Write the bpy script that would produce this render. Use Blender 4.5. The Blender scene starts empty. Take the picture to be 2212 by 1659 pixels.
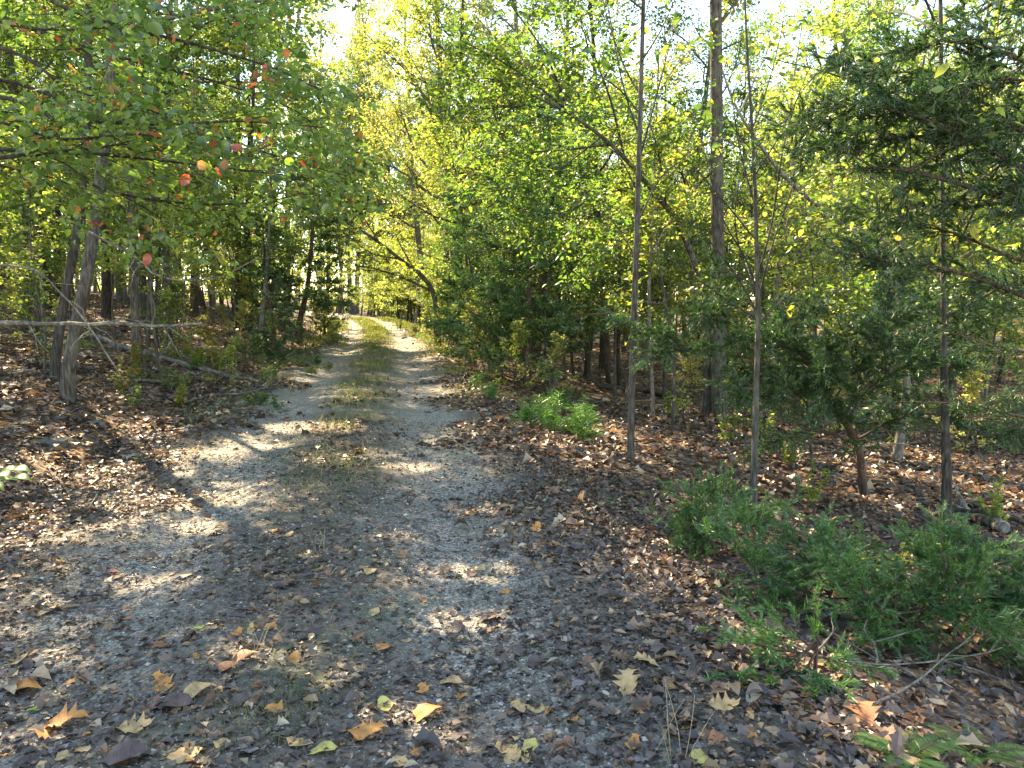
import bpy, math, random
import numpy as np
from mathutils import Vector, Matrix

random.seed(11)
RNG = np.random.default_rng(11)
SC = bpy.context.scene
COL = SC.collection
R = math.radians

# ------------------------------------------------------------------ camera
PITCH = R(6.8)
EYE = Vector((0.0, 0.0, 1.6))
cam_d = bpy.data.cameras.new('camera')
cam = bpy.data.objects.new('camera', cam_d)
COL.objects.link(cam)
cam_d.sensor_width = 36.0
cam_d.lens = 25.7
cam_d.clip_start = 0.05
cam_d.clip_end = 2000
cam.location = EYE
cam.rotation_euler = (R(90) - PITCH, 0, 0)
SC.camera = cam

# ------------------------------------------------------------------ light
SUN_EL, SUN_AZ = 42.0, -34.0          # azimuth measured clockwise from the viewing direction (+Y)
world = bpy.data.worlds.new('World')
SC.world = world
world.use_nodes = True
wn = world.node_tree
sky = wn.nodes.new('ShaderNodeTexSky')
sky.sky_type = 'NISHITA'
sky.sun_disc = False
sky.sun_elevation = R(SUN_EL)
sky.sun_rotation = R(SUN_AZ)
sky.air_density = 1.0
sky.dust_density = 0.0
sky.altitude = 200
sky.ozone_density = 3.0
bg = wn.nodes['Background']
bg.inputs['Strength'].default_value = 0.15
wn.links.new(sky.outputs[0], bg.inputs['Color'])
sun_d = bpy.data.lights.new('sun', 'SUN')
sun_d.energy = 4.6
sun_d.angle = R(0.53)
sun_d.color = (1.0, 0.93, 0.80)
sun = bpy.data.objects.new('sun', sun_d)
COL.objects.link(sun)
SUN_DIR = Vector((math.sin(R(SUN_AZ)) * math.cos(R(SUN_EL)), math.cos(R(SUN_AZ)) * math.cos(R(SUN_EL)), math.sin(R(SUN_EL))))
sun.rotation_euler = SUN_DIR.to_track_quat('Z', 'Y').to_euler()
sun.location = SUN_DIR * 60
SC.view_settings.view_transform = 'Standard'
SC.view_settings.look = 'None'
SC.view_settings.exposure = 2.65
SC.view_settings.use_white_balance = True
SC.view_settings.white_balance_temperature = 9000
SC.view_settings.gamma = 1.0
SC.view_settings.use_curve_mapping = False
SC.cycles.max_bounces = 7
SC.cycles.diffuse_bounces = 4
SC.cycles.glossy_bounces = 2
SC.cycles.transmission_bounces = 4
SC.cycles.transparent_max_bounces = 4
SC.cycles.caustics_reflective = False
SC.cycles.caustics_refractive = False

# ------------------------------------------------------------------ terrain functions
def lane_x(y):
    y = np.asarray(y, float)
    return -0.58 - 0.16 * y - 0.0018 * np.clip(y - 20, 0, 60) ** 2 - 0.011 * np.clip(y - 47, 0, 60) ** 2

def lat(x, y):
    return (np.asarray(x, float) - lane_x(y)) / 1.013

def height(x, y):
    x = np.asarray(x, float); y = np.asarray(y, float)
    s = lat(x, y)
    L = np.clip(-s - 2.3, 0, None)
    Rr = np.clip(s - 2.0, 0, None)
    h = 2.9 * (1 - np.exp(-L * 0.19 / 2.9)) - 1.35 * (1 - np.exp(-Rr * 0.20 / 1.35))
    h = h - 0.10 * np.exp(-((s + 2.5) / 0.45) ** 2)
    out = np.clip(np.abs(s) - 1.8, 0, 1.5) / 1.5
    h = h + out * (0.07 * np.sin(x * 0.9 + 1.3) * np.cos(y * 0.7) + 0.035 * np.sin(x * 2.3 + y * 1.7) + 0.02 * np.sin(x * 4.1 - y * 3.7))
    h = h - 0.06 * np.exp(-((np.abs(s) - 0.95) / 0.42) ** 2) + 0.012 * np.sin(x * 3.1 + 0.4) * np.sin(y * 2.3)
    far = np.clip(y - 42, 0, None)
    return h + 0.0006 * far ** 2 / (1 + 0.02 * far)

def hz(x, y):
    return float(height(x, y))

def ray(u, v):                       # a sighting of the photograph (2212 x 1659 grid) as a direction from the eye
    a, b = (u - 1106) / 1580.0, (829.5 - v) / 1580.0
    return Vector((a, math.cos(PITCH) + b * math.sin(PITCH), -math.sin(PITCH) + b * math.cos(PITCH)))

def pt(u, v, y):                     # the place seen there at ground distance y
    d = ray(u, v)
    return EYE + d * (y / d.y)

def gp(u, v):                        # where that sighting meets the ground
    d = ray(u, v)
    t = 1.2
    while t < 90:
        p = EYE + d * t
        if p.z < hz(p.x, p.y):
            return Vector((p.x, p.y, hz(p.x, p.y)))
        t += 0.02
    return EYE + d * 60

# ------------------------------------------------------------------ mesh buffer
class Buf:
    def __init__(self):
        self.v, self.f, self.n = [], [], 0

    def add(self, v, f):
        v = np.asarray(v, np.float32).reshape(-1, 3)
        self.v.append(v)
        for q in (f if isinstance(f, list) else [f]):
            self.f.append(np.asarray(q, np.int32) + self.n)
        self.n += len(v)

    def tube(self, pts, r0, r1=None, sides=6, radii=None):
        P = np.array([tuple(p) for p in pts], float)
        n = len(P)
        T = np.gradient(P, axis=0)
        T /= np.linalg.norm(T, axis=1)[:, None] + 1e-9
        ref = np.array([0.31, 0.17, 0.94]) if abs(T[:, 2]).mean() < 0.8 else np.array([0.95, 0.28, 0.1])
        U = np.cross(T, ref); U /= np.linalg.norm(U, axis=1)[:, None] + 1e-9
        W = np.cross(T, U)
        rad = np.asarray(radii, float) if radii is not None else np.linspace(r0, r1, n)
        a = np.arange(sides) * 2 * math.pi / sides
        ring = P[:, None, :] + rad[:, None, None] * (np.cos(a)[None, :, None] * U[:, None, :] + np.sin(a)[None, :, None] * W[:, None, :])
        idx = np.arange(n * sides).reshape(n, sides)
        a0, b0 = idx[:-1], idx[1:]
        quads = np.stack([a0, np.roll(a0, -1, 1), np.roll(b0, -1, 1), b0], -1).reshape(-1, 4)
        self.add(ring.reshape(-1, 3), quads)
        if sides > 6:
            self.add(np.concatenate([ring[-1], P[-1:]]), np.array([(k, (k + 1) % sides, sides) for k in range(sides)]))
            self.add(np.concatenate([ring[0], P[:1]]), np.array([((k + 1) % sides, k, sides) for k in range(sides)]))

    def mesh(self, name, mat, smooth=True):
        me = bpy.data.meshes.new(name)
        if self.n:
            V = np.concatenate(self.v).astype(np.float32)
            me.vertices.add(len(V)); me.vertices.foreach_set('co', V.ravel())
            sizes = np.concatenate([np.full(len(q), q.shape[1], np.int32) for q in self.f])
            loops = np.concatenate([q.ravel() for q in self.f]).astype(np.int32)
            me.loops.add(len(loops)); me.loops.foreach_set('vertex_index', loops)
            me.polygons.add(len(sizes))
            st = np.zeros(len(sizes), np.int32); st[1:] = np.cumsum(sizes)[:-1]
            me.polygons.foreach_set('loop_start', st)
            me.polygons.foreach_set('use_smooth', np.full(len(sizes), smooth))
            me.update(calc_edges=True)
        for m in (mat if isinstance(mat, (list, tuple)) else [mat]):
            me.materials.append(m)
        return me

def ob(name, me, parent=None, loc=None):
    o = bpy.data.objects.new(name, me)
    COL.objects.link(o)
    if parent is not None:
        o.parent = parent
    if loc is not None:
        o.location = loc
    return o

def tag(o, label=None, cat=None, group=None, kind=None):
    if label: o['label'] = label
    if cat: o['category'] = cat
    if group: o['group'] = group
    if kind: o['kind'] = kind
    return o

def thing(name, label, cat, loc=(0, 0, 0), group=None):
    o = ob(name, None, None, loc)
    return tag(o, label, cat, group)

def dup(src, loc, rz=0.0, sc=(1, 1, 1), label=None, tilt=(0, 0)):
    r = src.copy(); COL.objects.link(r)
    r.location = loc; r.rotation_euler = (tilt[0], tilt[1], rz); r.scale = sc
    if label: r['label'] = label
    for ch in src.children:
        c = ch.copy(); COL.objects.link(c); c.parent = r
    return r

# ------------------------------------------------------------------ materials
def nodes(m):
    m.use_nodes = True
    nt = m.node_tree
    nt.nodes.clear()
    return nt, nt.nodes, nt.links

def ramp(N, stops, interp='LINEAR'):
    r = N.new('ShaderNodeValToRGB')
    e = r.color_ramp.elements
    r.color_ramp.interpolation = interp
    e[0].position, e[0].color = stops[0][0], (*stops[0][1], 1)
    e[1].position, e[1].color = stops[-1][0], (*stops[-1][1], 1)
    for p, c in stops[1:-1]:
        k = e.new(p); k.color = (*c, 1)
    return r

def leaf_mat(name, stops, trans=0.55, tint=(1.9, 2.2, 1.3), gloss=0.035, spread=0.25):
    m = bpy.data.materials.new(name)
    nt, N, L = nodes(m)
    geo = N.new('ShaderNodeNewGeometry')
    rp = ramp(N, stops)
    L.new(geo.outputs['Random Per Island'], rp.inputs[0])
    info = N.new('ShaderNodeObjectInfo')
    mr = N.new('ShaderNodeMapRange')
    mr.inputs[3].default_value = 1 - spread; mr.inputs[4].default_value = 1 + spread
    L.new(info.outputs['Random'], mr.inputs[0])
    hsv = N.new('ShaderNodeHueSaturation')
    L.new(mr.outputs[0], hsv.inputs['Value']); L.new(rp.outputs[0], hsv.inputs['Color'])
    d = N.new('ShaderNodeBsdfDiffuse'); L.new(hsv.outputs[0], d.inputs['Color'])
    mul = N.new('ShaderNodeVectorMath'); mul.operation = 'MULTIPLY'
    L.new(hsv.outputs[0], mul.inputs[0]); mul.inputs[1].default_value = tint
    t = N.new('ShaderNodeBsdfTranslucent'); L.new(mul.outputs[0], t.inputs['Color'])
    mx = N.new('ShaderNodeMixShader'); mx.inputs[0].default_value = trans
    L.new(d.outputs[0], mx.inputs[1]); L.new(t.outputs[0], mx.inputs[2])
    g = N.new('ShaderNodeBsdfGlossy'); g.inputs['Roughness'].default_value = 0.42
    g.inputs['Color'].default_value = (1, 1, 1, 1)
    m2 = N.new('ShaderNodeMixShader'); m2.inputs[0].default_value = gloss
    L.new(mx.outputs[0], m2.inputs[1]); L.new(g.outputs[0], m2.inputs[2])
    o = N.new('ShaderNodeOutputMaterial'); L.new(m2.outputs[0], o.inputs[0])
    return m

def bark_mat(name, c0, c1, c2, zscale=0.18, scale=38, bump=0.6):
    m = bpy.data.materials.new(name)
    nt, N, L = nodes(m)
    tc = N.new('ShaderNodeTexCoord')
    mp = N.new('ShaderNodeMapping'); mp.inputs['Scale'].default_value = (1, 1, zscale)
    L.new(tc.outputs['Object'], mp.inputs[0])
    n1 = N.new('ShaderNodeTexNoise'); n1.inputs['Scale'].default_value = scale; n1.inputs['Detail'].default_value = 5
    L.new(mp.outputs[0], n1.inputs['Vector'])
    vo = N.new('ShaderNodeTexVoronoi'); vo.feature = 'DISTANCE_TO_EDGE'; vo.inputs['Scale'].default_value = scale * 0.9
    L.new(mp.outputs[0], vo.inputs['Vector'])
    n2 = N.new('ShaderNodeTexNoise'); n2.inputs['Scale'].default_value = 3.5; n2.inputs['Detail'].default_value = 4
    L.new(tc.outputs['Object'], n2.inputs['Vector'])
    rp = ramp(N, [(0.3, c0), (0.52, c1), (0.72, c2)])
    L.new(n1.outputs['Fac'], rp.inputs[0])
    lich = ramp(N, [(0.52, (0, 0, 0)), (0.68, (1, 1, 1))])
    L.new(n2.outputs['Fac'], lich.inputs[0])
    mx = N.new('ShaderNodeMixRGB'); mx.inputs[2].default_value = (c2[0] * 1.15, c2[1] * 1.25, c2[2] * 1.1, 1)
    mlt = N.new('ShaderNodeMath'); mlt.operation = 'MULTIPLY'; mlt.inputs[1].default_value = 0.55
    L.new(lich.outputs[0], mlt.inputs[0]); L.new(mlt.outputs[0], mx.inputs[0]); L.new(rp.outputs[0], mx.inputs[1])
    add = N.new('ShaderNodeMath'); add.operation = 'ADD'
    L.new(n1.outputs['Fac'], add.inputs[0]); L.new(vo.outputs['Distance'], add.inputs[1])
    bp = N.new('ShaderNodeBump'); bp.inputs['Strength'].default_value = bump; bp.inputs['Distance'].default_value = 0.02
    L.new(add.outputs[0], bp.inputs['Height'])
    p = N.new('ShaderNodeBsdfPrincipled'); p.inputs['Roughness'].default_value = 0.9
    p.inputs['Specular IOR Level'].default_value = 0.2
    L.new(mx.outputs[0], p.inputs['Base Color']); L.new(bp.outputs[0], p.inputs['Normal'])
    o = N.new('ShaderNodeOutputMaterial'); L.new(p.outputs[0], o.inputs[0])
    return m

M = {}
M['bark'] = bark_mat('grey_bark', (0.028, 0.023, 0.018), (0.075, 0.063, 0.051), (0.145, 0.128, 0.108))
M['bark_dark'] = bark_mat('dark_bark', (0.018, 0.015, 0.012), (0.045, 0.037, 0.030), (0.09, 0.078, 0.065))
M['bark_pale'] = bark_mat('pale_bark', (0.055, 0.046, 0.036), (0.14, 0.12, 0.095), (0.24, 0.21, 0.175), 0.4, 30, 0.5)
M['bark_red'] = bark_mat('cedar_bark', (0.03, 0.020, 0.015), (0.085, 0.054, 0.040), (0.17, 0.125, 0.10), 0.08, 55)
M['dead'] = bark_mat('weathered_wood', (0.050, 0.043, 0.036), (0.125, 0.11, 0.093), (0.26, 0.24, 0.21), 0.4, 26, 0.8)
M['leaf_forest'] = leaf_mat('leaf_yellow_green', [(0, (0.060, 0.095, 0.024)), (0.45, (0.105, 0.145, 0.034)), (0.8, (0.175, 0.195, 0.046)), (1, (0.28, 0.24, 0.06))], tint=(2.3, 2.35, 1.5))
M['leaf_green'] = leaf_mat('leaf_mid_green', [(0, (0.042, 0.080, 0.022)), (0.5, (0.075, 0.125, 0.030)), (0.9, (0.13, 0.165, 0.038)), (1, (0.24, 0.22, 0.05))])
M['leaf_pale'] = leaf_mat('leaf_pale_autumn', [(0, (0.11, 0.13, 0.045)), (0.5, (0.19, 0.19, 0.06)), (0.85, (0.26, 0.22, 0.08)), (1, (0.30, 0.17, 0.06))])
M['leaf_gum'] = leaf_mat('leaf_overhang', [(0, (0.060, 0.098, 0.028)), (0.35, (0.092, 0.138, 0.038)), (0.75, (0.13, 0.165, 0.045)), (0.95, (0.16, 0.19, 0.03)), (0.97, (0.30, 0.10, 0.03)), (1, (0.36, 0.05, 0.035))], gloss=0.04, spread=0.3)
M['leaf_yellow'] = leaf_mat('leaf_bright_yellow', [(0, (0.12, 0.15, 0.03)), (0.6, (0.24, 0.22, 0.03)), (1, (0.34, 0.17, 0.03))], tint=(1.4, 1.4, .8))
M['cedar'] = leaf_mat('cedar_scale', [(0, (0.030, 0.070, 0.026)), (0.6, (0.055, 0.12, 0.038)), (1, (0.105, 0.18, 0.05))], trans=0.35, tint=(1.1, 1.3, 0.7), gloss=0.05)
M['cedar_young'] = leaf_mat('young_cedar_scale', [(0, (0.038, 0.10, 0.032)), (0.6, (0.070, 0.17, 0.048)), (1, (0.13, 0.25, 0.065))], trans=0.4, tint=(1.1, 1.3, 0.6), gloss=0.05)
M['fern'] = leaf_mat('fern_green', [(0, (0.045, 0.12, 0.025)), (1, (0.10, 0.20, 0.04))], trans=0.4, tint=(1.4, 1.6, .8))
M['grass'] = leaf_mat('grass_blade', [(0, (0.05, 0.085, 0.02)), (0.5, (0.10, 0.14, 0.035)), (0.8, (0.20, 0.19, 0.07)), (1, (0.34, 0.28, 0.14))], trans=0.4, tint=(1.4, 1.4, .7))
LITTER = [(0, (0.035, 0.026, 0.021)), (0.36, (0.078, 0.052, 0.039)), (0.60, (0.125, 0.083, 0.062)), (0.75, (0.175, 0.095, 0.053)), (0.87, (0.27, 0.145, 0.066)), (0.95, (0.36, 0.23, 0.12)), (1, (0.42, 0.35, 0.26))]
M['litter'] = leaf_mat('dry_leaf_litter', LITTER, trans=0.18, tint=(1.2, 0.9, 0.6), gloss=0.05)
M['litter_dark'] = leaf_mat('dark_leaf_fragments', [(0, (0.046, 0.034, 0.027)), (0.4, (0.11, 0.082, 0.064)), (0.75, (0.185, 0.14, 0.106)), (0.92, (0.24, 0.15, 0.09)), (1, (0.38, 0.26, 0.15))], trans=0.1, tint=(1.2, 0.9, 0.6), gloss=0.04)

def dry_leaf(name, c):
    m = bpy.data.materials.new(name)
    nt, N, L = nodes(m)
    tc = N.new('ShaderNodeTexCoord')
    n = N.new('ShaderNodeTexNoise'); n.inputs['Scale'].default_value = 4; n.inputs['Detail'].default_value = 6
    L.new(tc.outputs['Object'], n.inputs['Vector'])
    rp = ramp(N, [(0.3, tuple(v * 0.5 for v in c)), (0.5, c), (0.75, tuple(min(1, v * 1.35) for v in c))])
    L.new(n.outputs['Fac'], rp.inputs[0])
    # side veins along the blade
    w = N.new('ShaderNodeTexWave'); w.inputs['Scale'].default_value = 5; w.inputs['Distortion'].default_value = 2.5
    w.bands_direction = 'Y'
    L.new(tc.outputs['Object'], w.inputs['Vector'])
    bp = N.new('ShaderNodeBump'); bp.inputs['Strength'].default_value = 0.15; bp.inputs['Distance'].default_value = 0.01
    L.new(w.outputs['Fac'], bp.inputs['Height'])
    d = N.new('ShaderNodeBsdfPrincipled'); d.inputs['Roughness'].default_value = 0.6; d.inputs['Specular IOR Level'].default_value = 0.35
    L.new(rp.outputs[0], d.inputs['Base Color']); L.new(bp.outputs[0], d.inputs['Normal'])
    t = N.new('ShaderNodeBsdfTranslucent'); L.new(rp.outputs[0], t.inputs['Color'])
    mx = N.new('ShaderNodeMixShader'); mx.inputs[0].default_value = 0.15
    L.new(d.outputs[0], mx.inputs[1]); L.new(t.outputs[0], mx.inputs[2])
    o = N.new('ShaderNodeOutputMaterial'); L.new(mx.outputs[0], o.inputs[0])
    return m

DRY = {k: dry_leaf('fallen_leaf_' + k, c) for k, c in dict(
    tan=(0.46, 0.29, 0.13), orange=(0.50, 0.21, 0.06), brown=(0.20, 0.11, 0.065), dark=(0.085, 0.055, 0.05),
    purple=(0.125, 0.078, 0.070), yellow=(0.52, 0.40, 0.12), grey=(0.24, 0.20, 0.19), green=(0.16, 0.30, 0.05), rust=(0.32, 0.13, 0.06), maroon=(0.16, 0.04, 0.045)).items()}

STRAW = dry_leaf('straw', (0.42, 0.33, 0.17))

def gravel_mat():
    m = bpy.data.materials.new('lane_gravel')
    nt, N, L = nodes(m)
    tc = N.new('ShaderNodeTexCoord')
    at = N.new('ShaderNodeAttribute'); at.attribute_name = 'across'
    fine = N.new('ShaderNodeTexVoronoi'); fine.inputs['Scale'].default_value = 75
    L.new(tc.outputs['Object'], fine.inputs['Vector'])
    sep = N.new('ShaderNodeSeparateColor'); L.new(fine.outputs['Color'], sep.inputs[0])
    stone = ramp(N, [(0, (0.10, 0.085, 0.069)), (0.35, (0.19, 0.165, 0.134)), (0.7, (0.285, 0.25, 0.203)), (1, (0.43, 0.39, 0.325))])
    L.new(sep.outputs[0], stone.inputs[0])
    big = N.new('ShaderNodeTexNoise'); big.inputs['Scale'].default_value = 1.1; big.inputs['Detail'].default_value = 7; big.inputs['Roughness'].default_value = 0.62
    L.new(tc.outputs['Object'], big.inputs['Vector'])
    soil = N.new('ShaderNodeTexNoise'); soil.inputs['Scale'].default_value = 45; soil.inputs['Detail'].default_value = 5
    L.new(tc.outputs['Object'], soil.inputs['Vector'])
    soilc = ramp(N, [(0.3, (0.075, 0.06, 0.046)), (0.7, (0.19, 0.16, 0.124))])
    L.new(soil.outputs['Fac'], soilc.inputs[0])
    # across: 1 in the wheel tracks, 0 on the middle strip and the edges
    sm = N.new('ShaderNodeMath'); sm.operation = 'MULTIPLY_ADD'; sm.inputs[1].default_value = 0.55; sm.inputs[2].default_value = -0.26
    L.new(at.outputs['Fac'], sm.inputs[0])
    ad = N.new('ShaderNodeMath'); ad.operation = 'ADD'; L.new(sm.outputs[0], ad.inputs[0]); L.new(big.outputs['Fac'], ad.inputs[1])
    fac = ramp(N, [(0.30, (0, 0, 0)), (0.66, (1, 1, 1))]); L.new(ad.outputs[0], fac.inputs[0])
    mx = N.new('ShaderNodeMixRGB'); L.new(fac.outputs[0], mx.inputs[0]); L.new(soilc.outputs[0], mx.inputs[1]); L.new(stone.outputs[0], mx.inputs[2])
    moss = N.new('ShaderNodeTexNoise'); moss.inputs['Scale'].default_value = 2.3; moss.inputs['Detail'].default_value = 8
    mo = N.new('ShaderNodeMapping'); mo.inputs['Location'].default_value = (7, 3, 1); L.new(tc.outputs['Object'], mo.inputs[0]); L.new(mo.outputs[0], moss.inputs['Vector'])
    mr = ramp(N, [(0.52, (0, 0, 0)), (0.75, (0.55, 0.55, 0.55))]); L.new(moss.outputs['Fac'], mr.inputs[0])
    mx2 = N.new('ShaderNodeMixRGB'); L.new(mr.outputs[0], mx2.inputs[0]); L.new(mx.outputs[0], mx2.inputs[1]); mx2.inputs[2].default_value = (0.14, 0.155, 0.085, 1)
    bp = N.new('ShaderNodeBump'); bp.inputs['Strength'].default_value = 0.8; bp.inputs['Distance'].default_value = 0.012; bp.invert = True
    L.new(fine.outputs['Distance'], bp.inputs['Height'])
    p = N.new('ShaderNodeBsdfPrincipled'); p.inputs['Roughness'].default_value = 0.95; p.inputs['Specular IOR Level'].default_value = 0.15
    L.new(mx2.outputs[0], p.inputs['Base Color']); L.new(bp.outputs[0], p.inputs['Normal'])
    o = N.new('ShaderNodeOutputMaterial'); L.new(p.outputs[0], o.inputs[0])
    return m

def floor_mat():
    m = bpy.data.materials.new('leafy_forest_floor')
    nt, N, L = nodes(m)
    tc = N.new('ShaderNodeTexCoord')
    vo = N.new('ShaderNodeTexVoronoi'); vo.inputs['Scale'].default_value = 14
    nz = N.new('ShaderNodeTexNoise'); nz.inputs['Scale'].default_value = 9; nz.inputs['Detail'].default_value = 4
    L.new(tc.outputs['Object'], nz.inputs['Vector'])
    mp = N.new('ShaderNodeMixRGB'); mp.blend_type = 'ADD'; mp.inputs[0].default_value = 0.25
    L.new(tc.outputs['Object'], mp.inputs[1]); L.new(nz.outputs['Color'], mp.inputs[2]); L.new(mp.outputs[0], vo.inputs['Vector'])
    sep = N.new('ShaderNodeSeparateColor'); L.new(vo.outputs['Color'], sep.inputs[0])
    rp = ramp(N, LITTER); L.new(sep.outputs[0], rp.inputs[0])
    big = N.new('ShaderNodeTexNoise'); big.inputs['Scale'].default_value = 0.6; big.inputs['Detail'].default_value = 5
    L.new(tc.outputs['Object'], big.inputs['Vector'])
    f = ramp(N, [(0.42, (0, 0, 0)), (0.66, (0.55, 0.55, 0.55))]); L.new(big.outputs['Fac'], f.inputs[0])
    mx = N.new('ShaderNodeMixRGB'); L.new(f.outputs[0], mx.inputs[0]); L.new(rp.outputs[0], mx.inputs[1]); mx.inputs[2].default_value = (0.075, 0.055, 0.038, 1)
    bp = N.new('ShaderNodeBump'); bp.inputs['Strength'].default_value = 0.9; bp.inputs['Distance'].default_value = 0.03
    L.new(sep.outputs[1], bp.inputs['Height'])
    p = N.new('ShaderNodeBsdfPrincipled'); p.inputs['Roughness'].default_value = 0.9; p.inputs['Specular IOR Level'].default_value = 0.2
    L.new(mx.outputs[0], p.inputs['Base Color']); L.new(bp.outputs[0], p.inputs['Normal'])
    o = N.new('ShaderNodeOutputMaterial'); L.new(p.outputs[0], o.inputs[0])
    return m

def stone_mat(name, stops):
    m = bpy.data.materials.new(name)
    nt, N, L = nodes(m)
    geo = N.new('ShaderNodeNewGeometry')
    rp = ramp(N, stops); L.new(geo.outputs['Random Per Island'], rp.inputs[0])
    tc = N.new('ShaderNodeTexCoord')
    n = N.new('ShaderNodeTexNoise'); n.inputs['Scale'].default_value = 30; n.inputs['Detail'].default_value = 5
    L.new(tc.outputs['Object'], n.inputs['Vector'])
    mr = N.new('ShaderNodeMapRange'); mr.inputs[3].default_value = 0.55; mr.inputs[4].default_value = 1.4
    L.new(n.outputs['Fac'], mr.inputs[0])
    hv = N.new('ShaderNodeHueSaturation'); L.new(mr.outputs[0], hv.inputs['Value']); L.new(rp.outputs[0], hv.inputs['Color'])
    p = N.new('ShaderNodeBsdfPrincipled'); p.inputs['Roughness'].default_value = 0.85
    L.new(hv.outputs[0], p.inputs['Base Color'])
    o = N.new('ShaderNodeOutputMaterial'); L.new(p.outputs[0], o.inputs[0])
    return m

M['gravel'] = gravel_mat()
M['floor'] = floor_mat()
M['pebble'] = stone_mat('loose_pebble', [(0, (0.085, 0.073, 0.06)), (0.4, (0.19, 0.168, 0.14)), (0.7, (0.29, 0.258, 0.212)), (0.92, (0.38, 0.345, 0.30)), (1, (0.56, 0.52, 0.47))])
M['rock'] = stone_mat('field_stone', [(0, (0.065, 0.06, 0.048)), (1, (0.11, 0.10, 0.085))])

# ------------------------------------------------------------------ ground and lane
def grid_object(name, xs, ys, zf, mat, attr=None):
    X, Y = np.meshgrid(xs, ys)
    b = Buf()
    idx = np.arange(X.size).reshape(X.shape)
    q = np.stack([idx[:-1, :-1], idx[:-1, 1:], idx[1:, 1:], idx[1:, :-1]], -1).reshape(-1, 4)
    Xw, Yw, Z = zf(X, Y)
    b.add(np.stack([Xw, Yw, Z], -1).reshape(-1, 3), q)
    me = b.mesh(name, mat)
    if attr is not None:
        a = me.attributes.new('across', 'FLOAT', 'POINT')
        a.data.foreach_set('value', attr(X, Y).astype(np.float32).ravel())
    return ob(name, me)

gx = np.concatenate([-np.geomspace(400, 12.2, 40), np.arange(-12, 12.01, 0.2), np.geomspace(12.2, 400, 40)])
gy = np.concatenate([-np.geomspace(120, 3.2, 18), np.arange(-3, 16, 0.2), np.geomspace(16.1, 600, 110)])
def gz(X, Y):
    s = np.abs(lat(X, Y))
    Z = height(X, np.clip(Y, -30, 90)) - 0.05 * np.clip((2.15 - s) / 0.25, 0, 1)
    return X, Y, Z
ground = grid_object('ground', gx, gy, gz, M['floor'])
tag(ground, kind='structure')

ls = np.linspace(-2.1, 2.1, 64)
ly = np.concatenate([np.arange(-4, 14, 0.09), np.geomspace(14.1, 82, 150)])
def lz(S, Y):
    X = lane_x(Y) + 1.013 * S
    edge = np.clip((np.abs(S) - 1.85) / 0.25, 0, 1)
    return X, Y, height(X, Y) + 0.004 - 0.05 * edge
def across(S, Y):
    a = np.exp(-((np.abs(S) - 1.0) / 0.5) ** 2)
    near = np.clip((Y - 2.0) / 4.0, 0, 1)
    return a * (0.55 + 0.45 * near)
lane = grid_object('lane', ls, ly, lz, M['gravel'], across)
tag(lane, kind='structure')

# ------------------------------------------------------------------ leaves
def strip_leaf(widths, lens=None, lobe=None):
    """Leaf outline: base point, stations (left, midrib, right), tip; unit length along +Y."""
    k = len(widths)
    t = lens if lens is not None else np.linspace(0, 1, k + 2)[1:-1]
    v = [(0, 0, 0)]
    for w, y in zip(widths, t):
        v += [(-w, y, 0), (0, y, 0), (w, y, 0)]
    v.append((0, 1, 0))
    tip = len(v) - 1
    f = [(0, 2, 1), (0, 3, 2)]
    for i in range(k - 1):
        a = 1 + 3 * i; b = a + 3
        f += [(a, a + 1, b + 1), (a, b + 1, b), (a + 1, a + 2, b + 2), (a + 1, b + 2, b + 1)]
    a = 1 + 3 * (k - 1)
    f += [(a, a + 1, tip), (a + 1, a + 2, tip)]
    return np.array(v, float), np.array(f, int)

T_RHOMB = (np.array([(0, 0, 0), (-0.34, 0.45, 0.0), (0, 1, 0), (0.34, 0.45, 0.0)], float), np.array([(0, 3, 2), (0, 2, 1)]))
T_MID = strip_leaf([0.27, 0.30, 0.17])
T_BROAD = strip_leaf([0.24, 0.33, 0.33, 0.24, 0.11])
T_LIT = strip_leaf([0.20, 0.27, 0.18])
T_LOBE = strip_leaf([0.10, 0.34, 0.13, 0.30, 0.10], [.18, .36, .52, .70, .84])
def lobed_leaf(lobes, sinus, first=.16, fwd=.07):
    """Lobed blade: sinuses on both sides of the midrib, lobe tips pushed forward and uneven left to right."""
    v, f = [(0, 0, 0)], []
    n = len(lobes); ts = [first + (0.90 - first) * i / n for i in range(n + 1)]
    prev = None
    for i in range(n + 1):
        w = sinus * (0.7 + 0.5 * math.sin(math.pi * i / n))
        k = len(v); v += [(-w * (1.05 if i % 2 else .9), ts[i], 0), (0, ts[i], 0), (w * (.9 if i % 2 else 1.1), ts[i], 0)]
        if prev is None:
            f += [(0, k + 1, k), (0, k + 2, k + 1)]
        else:
            lw = lobes[i - 1]; tm = (ts[i - 1] + ts[i]) / 2; q = len(v)
            v += [(-lw, tm + fwd, 0), (lw * .93, tm + fwd * 1.5, 0), (-lw * .72, tm - fwd * .2, 0), (lw * .68, tm + fwd * .1, 0)]
            f += [(prev, prev + 1, k + 1), (prev, k + 1, k), (prev + 1, prev + 2, k + 2), (prev + 1, k + 2, k + 1), (prev, k, q + 2), (k, q, q + 2), (prev + 2, q + 3, k + 2), (k + 2, q + 3, q + 1)]
        prev = k
    t = len(v); v.append((0, 1.0, 0)); f += [(prev, prev + 1, t), (prev + 1, prev + 2, t)]
    return np.array(v, float), np.array(f, int)
T_OAK = lobed_leaf([.20, .34, .36, .24], .12)
T_LOBE = lobed_leaf([.26, .34], .14, .2)
T_OVAL = strip_leaf([0.15, 0.27, 0.32, 0.31, 0.22, 0.10], [0.10, 0.26, 0.44, 0.62, 0.80, 0.92])
T_MAPLE = lobed_leaf([.40, .30, .18], .18, .12, .08)
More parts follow.
